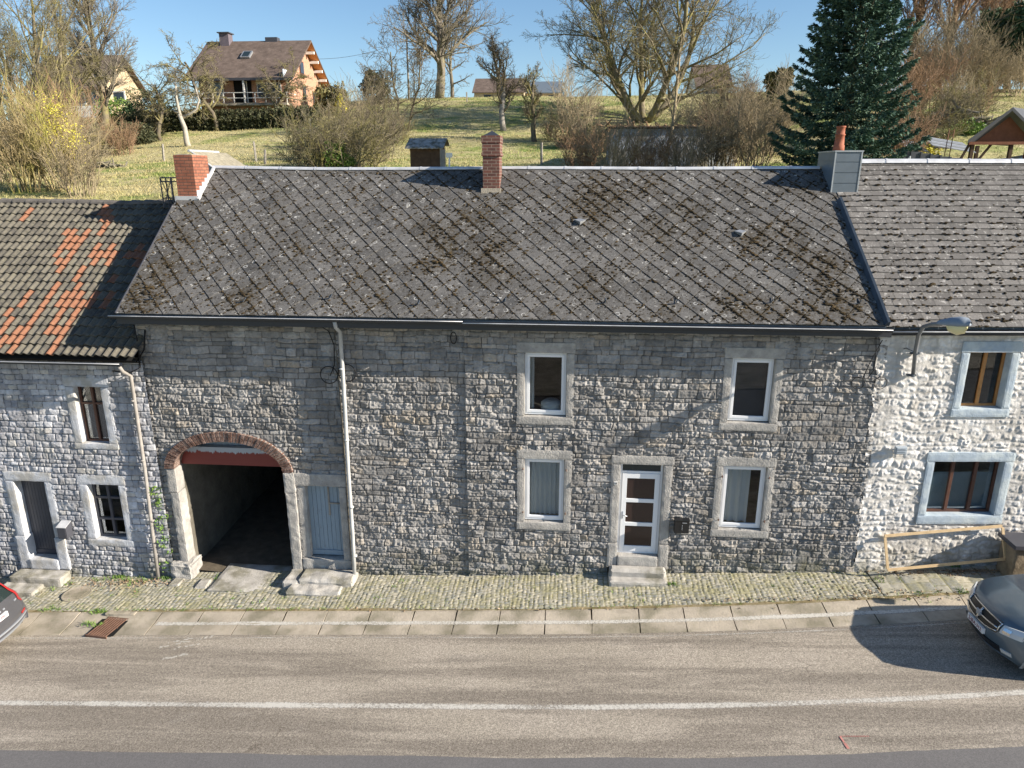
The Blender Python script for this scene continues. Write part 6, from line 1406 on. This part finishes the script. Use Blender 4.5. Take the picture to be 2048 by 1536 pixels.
for (a, b_, z0, z1) in ((-37.0, -35.3, 16.5, 17.9), (-31.8, -29.3, 16.3, 17.8), (-33.2, -32.8, 15.8, 17.9)):
    wo = bx('window', bh, M['white_paint'], a, b_, 74.88, 74.97, z0, z1); bx('pane', wo, mat('far_glass', (.16, .22, .30), .1, .8) if a < -36 else M['solar'], a + .1, b_ - .1, 74.84, 74.88, z0 + .1, z1 - .1)
for (a, b_, z0, z1) in ((78.6, 79.8, 19.0, 20.3), (79.0, 80.0, 16.6, 18.0), (82.0, 83.2, 16.0, 17.7)):
    wo = bx('window', bh, M['brown'], -28.59, -28.54, a, b_, z0, z1); bx('pane', wo, M['solar'], -28.535, -28.50, a + .12, b_ - .12, z0 + .12, z1 - .12)
bx('flower_box', bh, M['wood_dark'], -28.58, -28.3, 78.5, 79.9, 18.75, 18.95)
for f in (.15, .35, .55, .75, .93):
    for sgn in (1,):
        y = 80 + sgn * 5.6 * f; z = 22.1 - 3.92 * f; bx('rafter', ro, M['white_paint'], -28.6, -27.65, y - .12, y + .12, z - .32, z - .06)
g = MB(); g.add([(-28.55, 80, 22.2), (-27.62, 80, 22.2), (-27.62, 86.15, 17.88), (-28.55, 86.15, 17.88)], [(0, 1, 2, 3)]); g.build('soffit', mat('orange_soffit', (.55, .26, .10), .6, .2, var=.2), ro)
bx('gable_panel', bh, mat('white_panel', (.55, .62, .68), .6, .2), -28.62, -28.56, 73.9, 75, 17.95, 18.9)
h2, r2 = gh('cream_house', 'cream brick house with grey roof half hidden behind the left bare trees', xat(80, 95), xat(215, 95), 95, 104, 17.0, 20.0, 24.0, M['brick_cream'], M['rooffar'], .8, .8); HX = xat(80, 95) + 65.5
for (a, b_, z0, z1) in ((-64.8 + HX, -62.4 + HX, 17.6, 19.6), (-60.5 + HX, -58.5 + HX, 17.6, 19.2), (-57.5 + HX, -56 + HX, 17.6, 19.2), (-54.6 + HX, -53 + HX, 17.6, 19.2)): wo = bx('window', h2, M['white_paint'], a, b_, 94.85, 94.96, z0, z1); bx('pane', wo, M['solar'], a + .15, b_ - .15, 94.8, 94.85, z0 + .15, z1 - .15)
bx('terrace_wall', h2, M['white_paint'], -60 + HX, -53.5 + HX, 92, 92.2, 15.8, 17.2); bx('solar_panel', r2, M['solar'], -58 + HX, -54 + HX, 95.5, 95.6, 21.0, 21.3)
# distant roofs behind the crest
for k, (pxa, pxb, pyr, pye, Y, m, lab) in enumerate(((948, 1048, 158, 190, 125, 'rooffar', 'distant house with a wide hipped grey roof right of the oak'), (1052, 1120, 165, 192, 130, 'slate_clad', 'distant blue grey gable between the orchard trees'), (1395, 1462, 135, 182, 110, 'rooffar', 'distant white house seen through the right side of the big tree'))):
    xa, xb = xat(pxa, Y, 170), xat(pxb, Y, 170); ze = AT(1024, pye - 6, Y)[2]; zr = AT(1024, pyr, Y + 4)[2]
    hh, r_ = gh('distant_house', lab, xa, xb, Y, Y + 9, ze - 3, ze, zr, M['white_paint'] if k == 2 else M['brick_cream'], M[m], .3, .3)
    for q in (.2, .6): x = xa + (xb - xa) * q; wo = bx('window', hh, M['solar'], x, x + 1.2, Y - .05, Y - .01, ze - 1.6, ze - .4)
# small hut behind the ridge
def hut(name, label, pxa, pxb, Y, ztop_py, depth, mw, mr, wallh):
    xa, xb = xat(pxa, Y), xat(pxb, Y); zt = AT(1024, ztop_py, Y)[2]; zb = terr((xa + xb) / 2, Y) - .3; t = thing(name, label, 'shed', ((xa + xb) / 2, Y, zb))
    g = MB(); g.hexa([(xa, Y, zb), (xb, Y, zb), (xb, Y + depth, zb), (xa, Y + depth, zb), (xa, Y, zt - .45), (xb, Y, zt - .45), (xb, Y + depth, zt - .05), (xa, Y + depth, zt - .05)]); g.build('wall', mw, t)
    return t, xa, xb, zt, zb
t, xa, xb, zt, zb = hut('garden_hut', 'little grey plank hut with corrugated roof behind the ridge', 818, 878, 41, 278, 1.7, M['wood_dark'], None, 0)
bx('side_wall', t, M['wood_grey'], xb + .003, xb + .03, Y - 5 if False else 41.0, 42.7, zb, zt - .5)
g = MB()
for i in range(17):
    x = xa - .25 + (xb - xa + .5) * i / 17; x2 = xa - .25 + (xb - xa + .5) * (i + 1) / 17; h_ = .03 * (i % 2)
    g.hexa([(x, 40.75, zt - .52 + h_), (x2, 40.75, zt - .49 - h_ + .0), (x2, 42.1, zt + .05), (x, 42.1, zt + .05), (x, 40.75, zt - .47 + h_), (x2, 40.75, zt - .44 - h_), (x2, 42.1, zt + .1), (x, 42.1, zt + .1)])
g.build('roof', M['corrugated'], t); g = MB(); g.hexa([(xa - .25, 42.1, zt + .06), (xb + .25, 42.1, zt + .06), (xb + .25, 43, zt - .3), (xa - .25, 43, zt - .3), (xa - .25, 42.1, zt + .11), (xb + .25, 42.1, zt + .11), (xb + .25, 43, zt - .25), (xa - .25, 43, zt - .25)]); g.build('roof', M['corrugated'], t)
bx('doorway', t, M['wood_dark'], xa + .25, xb - .55, 40.97, 40.995, zb, zt - .75)
# lean-to roof beside the orange chimney
t = thing('lean_to_shed', 'mossy corrugated lean-to roof beside the orange brick chimney', 'shed', (xat(430, 27), 27, 7)); zt = AT(400, 303, 27)[2]; xa = xat(398, 27, 303)
g = MB(); n = 18
for i in range(n):
    f0, f1 = i / n, (i + 1) / n; g.hexa([(xa + .85 * f0, 26.4, zt - .62 * f0 - .03 + .02 * (i % 2)), (xa + .85 * f1, 26.4, zt - .62 * f1 - .03), (xa + .95 * f1, 29.2, zt - .62 * f1 - .03), (xa + .95 * f0, 29.2, zt - .62 * f0 - .03), (xa + .85 * f0, 26.4, zt - .62 * f0 + .02 * (i % 2)), (xa + .85 * f1, 26.4, zt - .62 * f1), (xa + .95 * f1, 29.2, zt - .62 * f1), (xa + .95 * f0, 29.2, zt - .62 * f0)])
g.build('roof', mat('mossy_sheet', (.24, .22, .17), .95, .1, var=.4, vscale=6), t); g = MB(); g.tube([(xa - .03, 26.3, zt + .01), (xa - .03, 28.6, zt + .01)], .05, 6); g.tube([(xa - .03, 26.38, zt + .02), (xa + .85, 26.38, zt - .62)], .03, 5); g.build('edge_trim', M['zinc_pale'], t)
g = MB(); g.hexa([(xa + .05, 26.5, 5), (xa + .8, 26.5, 5), (xa + .8, 29, 5), (xa + .05, 29, 5), (xa + .05, 26.5, zt - .08), (xa + .8, 26.5, zt - .68), (xa + .8, 29, zt - .68), (xa + .05, 29, zt - .08)]); g.build('wall', M['blockwall'], t)
# iron cage behind chimney
t = thing('iron_frame', 'small rusty iron frame left of the orange chimney', 'iron frame', (-10.2, 18.2, 8.5)); g = MB(); x0, x1, y0, y1, z0, z1 = xat0(322, 18.8), xat0(344, 18.8), 18.8, 19.3, 8.3, 9.08
for (x, y) in ((x0, y0), (x1, y0), (x0, y1), (x1, y1), ((x0 + x1) / 2, y0)): g.tube([(x, y, z0), (x, y, z1)], .018, 5)
for z in (8.55, z1 - .1, z1): g.tube([(x0, y0, z), (x1, y0, z), (x1, y1, z), (x0, y1, z), (x0, y0, z)], .014, 5)
g.tube([(x0, y0, z0), (x1, y0, z1)], .012, 5); g.tube([(x0, y1, z0), (x0, y0, z1)], .012, 5); g.build('bars', M['anthracite'], t)
# ruined outbuilding
Y = 46; xa, xb = xat(1222, Y), xat(1478, Y); zt = AT(1300, 254, Y)[2]; zb = 8.4; t = thing('ruined_outbuilding', 'long low ruined outbuilding with a pale blue rendered wall and rubble on top', 'outbuilding', ((xa + xb) / 2, Y, zb))
bx('wall', t, M['blockwall'], xa, xb, Y, Y + 5, zb, zt - .1); s = MB(); s.rough(xa - .3, xb + .2, Y - .3, Y + 5.3, zt - .1, zt + .06, .06, .4, 1.3, .1); s.build('roof', M['wood_dark'], t)
g = MB(); rr = random.Random(9)
for k in range(70): a = Vector((rr.uniform(xa - .5, xb), Y + rr.uniform(-.3, 2.5), zt + .04)); d = Vector((rr.gauss(0, 1), rr.gauss(0, .5), rr.uniform(0, .5))).normalized() * rr.uniform(.2, .8); g.tube([a, a + d], rr.uniform(.02, .07), 5)
g.build('debris', mat('debris', (.30, .20, .12), .95, .05, var=.5, vscale=5), t)
# stacked roof tiles and log pile behind
def pile(name, label, px, Y, w_, h_, n, m, seed, sz=(.12, .45), cat='pile'):
    x = xat(px, Y); z = terr(x, Y); rr = random.Random(seed); g = MB()
    for k in range(n):
        a = rr.uniform(-1, 1); zz = z + h_ * (1 - abs(a)) * rr.random(); c = Vector((x + a * w_, Y + rr.uniform(-.8, .8), zz)); d = Vector((rr.gauss(0, 1), rr.gauss(0, 1), rr.gauss(0, .25))).normalized() * rr.uniform(*sz); g.tube([c - d, c + d], rr.uniform(.03, .08), 5)
    o = g.build(name, m); return tag(o, label, cat, None, 'stuff')
pile('log_pile', 'pile of tan logs and timber under the big spreading tree', 1245, 56, 1.6, .8, 90, M['pine'] if False else mat('cut_logs', (.36, .24, .12), .9, .1, var=.4), 1); pile('brush_pile', 'dark heap of branches right of the big tree trunk', 1400, 57, 2.2, 1.3, 160, M['bark_dark'], 2, (.3, .9)); pile('brush_pile', 'grey brush heap on the garden bank left of the open shed', 1900, 55, 3.0, 1.4, 260, M['bark'], 3, (.3, 1.1))
pile('brush_pile', 'brush heap below the russet stems', 1840, 50, 1.6, .9, 130, M['twig_tan'], 4, (.3, .9)); pile('brush_pile', 'low branch heap on the meadow left of the dead tree', 200, 50, 1.0, .4, 60, M['bark'], 6, (.2, .6))
def tilestack(name, label, px, Y, n, m):
    x = xat(px, Y); z = terr(x, Y); g = MB()
    for k in range(n): g.box(x + k * .16, x + k * .16 + .11, Y, Y + .3, z, z + .28 + .04 * (k % 3), .01)
    return tag(g.build(name, m), label, 'tile stack')
tilestack('tile_stack', 'row of pale roof tiles stacked on the meadow edge', 1118, 58, 11, M['dressed']); tilestack('tile_stack', 'row of pale tiles stacked on the outbuilding rubble', 1408, 54, 8, M['dressed'])
# fences: every post a thing
pr = MB(); pr.rough(-.07, .07, -.07, .07, -.3, 1.15, .02, .3, 2, .01); pm = pr.mesh('fence_post'); pm.materials.append(M['wood_grey']); fence = [(215, 292), (246, 284), (275, 277), (304, 273), (336, 262), (372, 262), (505, 243), (532, 240), (576, 250), (620, 262)]
def fpost(k, px, py, lab, h=1.0): p = gp(px, py); o = bpy.data.objects.new('fence_post', pm); col.objects.link(o); o.location = p; o.scale = (1, 1, h); o.rotation_euler = (random.Random(k).uniform(-.06, .06), random.Random(k + 9).uniform(-.08, .08), k); tag(o, lab, 'fence post', 'wooden fence posts')
near = ['first fence post at the far left of the hedge fence', 'second fence post from the left below the evergreen mound', 'third fence post from the left below the evergreen mound', 'fence post just left of the reddish tree trunk', 'fence post between the reddish tree and the dead tree', 'fence post behind the dead tree', 'pale fence post below the balcony centre', 'fence post right of the pale one below the balcony', 'fence post at the foot of the smaller orchard tree', 'fence post at the right end of the hedge']
for k, (px, py) in enumerate(fence): fpost(k, px, py, near[k])
for k, (px, py, lab, h) in enumerate(((328, 322, 'lone leaning post with a crossbar left of the orange chimney', 1.1), (513, 325, 'dark post on the meadow right of the lean-to roof', 1.2), (530, 328, 'thin post beside the dark post on the meadow', .8), (1083, 330, 'grey post between the middle chimney and the ruin', 1.2), (934, 204, 'leaning post on the crest below the oak', .9), (1264, 330, 'post in the scrub in front of the ruin', 1.1))): fpost(20 + k, px, py, lab, h)
# utility pole and wires
Y = 88; x = xat(820, Y); z = terr(x, Y); g = MB(); g.tube([(x, Y, z - .3), (x, Y, AT(820, 62, Y)[2])], [.13, .09], 8); tag(g.build('utility_pole', M['wood_grey'], None, True), 'slim grey utility pole left of the oak', 'pole')
a = Vector(tuple(AT(628, 118, 82))); b_ = Vector((x, Y, AT(820, 78, Y)[2])); g = MB(); g.tube([a.lerp(b_, i / 12) - Vector((0, 0, 2.2 * (i / 12) * (1 - i / 12))) for i in range(13)], .02, 4); tag(g.build('overhead_wire', M['cable']), 'thin overhead wire sagging from the brick house gable', 'wire')
# white painted statue-like post by hut, cables
p = on(xat(896, 41), 41); g = MB(); g.tube([p, (p[0] + .03, 41, p[2] + 1.1)], [.05, .05], 6); g.box(p[0] - .16, p[0] + .2, 40.95, 41.05, p[2] + 1.1, p[2] + 1.35, .03); tag(g.build('garden_tap_post', M['white_paint']), 'short white post beside the plank hut', 'post')

# open shed, board fence, sheets, ladder at the right
Y = 39; A2 = lambda px, py, Y=39: Vector(tuple(AT(px, py, Y)))
t = thing('open_shed', 'open timber shed with dark pitched roof at the right edge', 'open shed', (xat(2010, Y), Y, 8.2))
apex, ev = A2(2026, 214), A2(1936, 280); g = MB(); w_ = ev - apex; ev2 = apex + Vector((-w_.x, 0, w_.z))
for q in (ev, ev2):
    d = Vector((4.3, 4.2, 0)); th = Vector((0, 0, -.16)); g.hexa([apex + th, q + th, q + th + d, apex + th + d, apex, q, q + d, apex + d] if q is ev2 else [q + th, apex + th, apex + th + d, q + th + d, q, apex, apex + d, q + d])
ro = g.build('roof', mat('shed_roof', (.06, .065, .075), .6, .3, var=.2), t)
g = MB(); g.add([apex + Vector((0, .5, -.2)), ev + Vector((.3, .5, -.1)), ev2 + Vector((-.3, .5, -.1))], [(0, 1, 2)]); g.build('gable_boards', M['wood_red'], t)
g = MB(); g.tube([ev + Vector((.1, .1, -.15)), ev2 + Vector((-.1, .1, -.15))], .10, 4); g.build('tie_beam', M['wood_red'], t)
for (fx, fy) in ((.35, .2), (2.2, .2), (.35, 5.5), (3.1, .4)): g = MB(); x = ev.x + fx + (3 if fy > 5 else 0); g.box(x - .08, x + .08, Y + fy - .08, Y + fy + .08, 7.5, ev.z - .1); g.build('post', M['wood_dark'] if fx != 3.1 else M['wood_red'], t)
for (xa, xb) in ((ev.x + .45, ev.x + 1.25), (ev.x + .2, ev.x - .35)): g = MB(); g.tube([(xa, Y + .2, ev.z - (1.4 if xb > xa else .2)), (xb, Y + .2, ev.z - (.2 if xb > xa else 1.5))], .07, 4); g.build('brace', M['wood_dark'], t)
g = MB(); g.hexa([(ev.x + 1.5, 39.6, 8.3), (ev.x + 4.5, 39.6, 8.3), (ev.x + 4.5, 42, 8.3), (ev.x + 1.5, 42, 8.3), (ev.x + 1.7, 39.8, 9.55), (ev.x + 4.5, 39.8, 10.1), (ev.x + 4.5, 41.8, 10.1), (ev.x + 1.7, 41.8, 9.6)]); tag(g.build('covered_trailer', mat('blue_tarp', (.12, .28, .42), .35, .5, var=.2)), 'blue tarpaulin covered trailer inside the open shed', 'trailer')
g = MB(); 
for k in range(7): xa, xb = xat(1812 + k * 20, 36), xat(1812 + (k + 1) * 20, 36); za = AT(1024, 302 + k * 3.0, 36)[2]; g.box(xa + .01, xb - .01, 36, 36.05, 7.5, za)
for k in range(8): x = xat(1812 + k * 20, 36); g.box(x - .04, x + .04, 35.96, 36.08, 7.4, AT(1024, 300 + k * 3, 36)[2])
tag(g.build('board_fence', M['boardwall']), 'dark grey board fence behind the white house ridge', 'fence')
g = MB(); p = A2(1820, 330, 33); g.tube([p - Vector((0, 0, 1)), A2(1820, 312, 33)], .03, 6); g.tube([A2(1820, 317, 33), A2(1816, 317, 33)], .03, 6); tag(g.build('vent_pipe', M['zinc_pale']), 'short white vent pipe in front of the dark board fence', 'pipe')
for (pa, pb, Ya, lab) in ((1810, 1868, 45, 'left grey corrugated sheet on the garden bank'), (1872, 1962, 44, 'right grey corrugated sheet lying by the shed')):
    xa, xb = xat(pa, Ya), xat(pb, Ya); z = AT(1024, 292, Ya)[2]; g = MB()
    for k in range(5): g.hexa([(xa, Ya + k * .34, z - .05 + k * .12 + .03 * (k % 2)), (xb, Ya + k * .34, z - .45 + k * .12 + .03 * (k % 2)), (xb, Ya + k * .34 + .3, z - .35 + k * .12), (xa, Ya + k * .34 + .3, z + .05 + k * .12), (xa, Ya + k * .34, z + k * .12 + .03 * (k % 2)), (xb, Ya + k * .34, z - .4 + k * .12 + .03 * (k % 2)), (xb, Ya + k * .34 + .3, z - .3 + k * .12), (xa, Ya + k * .34 + .3, z + .1 + k * .12)])
    tag(g.build('corrugated_sheet', M['zinc']), lab, 'sheet')
t = thing('ladder', 'rust red ladder standing on the garden bank', 'ladder', tuple(A2(1895, 312, 40))); g = MB()
for q in (-1, 1): g = MB(); g.tube([A2(1893 + q * 5, 314, 40), A2(1904 + q * 5, 258, 40.6)], .022, 5); g.build('rail', M['wood_red'], t)
for k in range(7): f = (k + .5) / 7; g = MB(); g.tube([A2(1888 + 11 * f, 314 - 56 * f, 40 + .6 * f), A2(1898 + 11 * f, 314 - 56 * f, 40 + .6 * f)], .015, 4); g.build('rung', M['wood_red'], t)
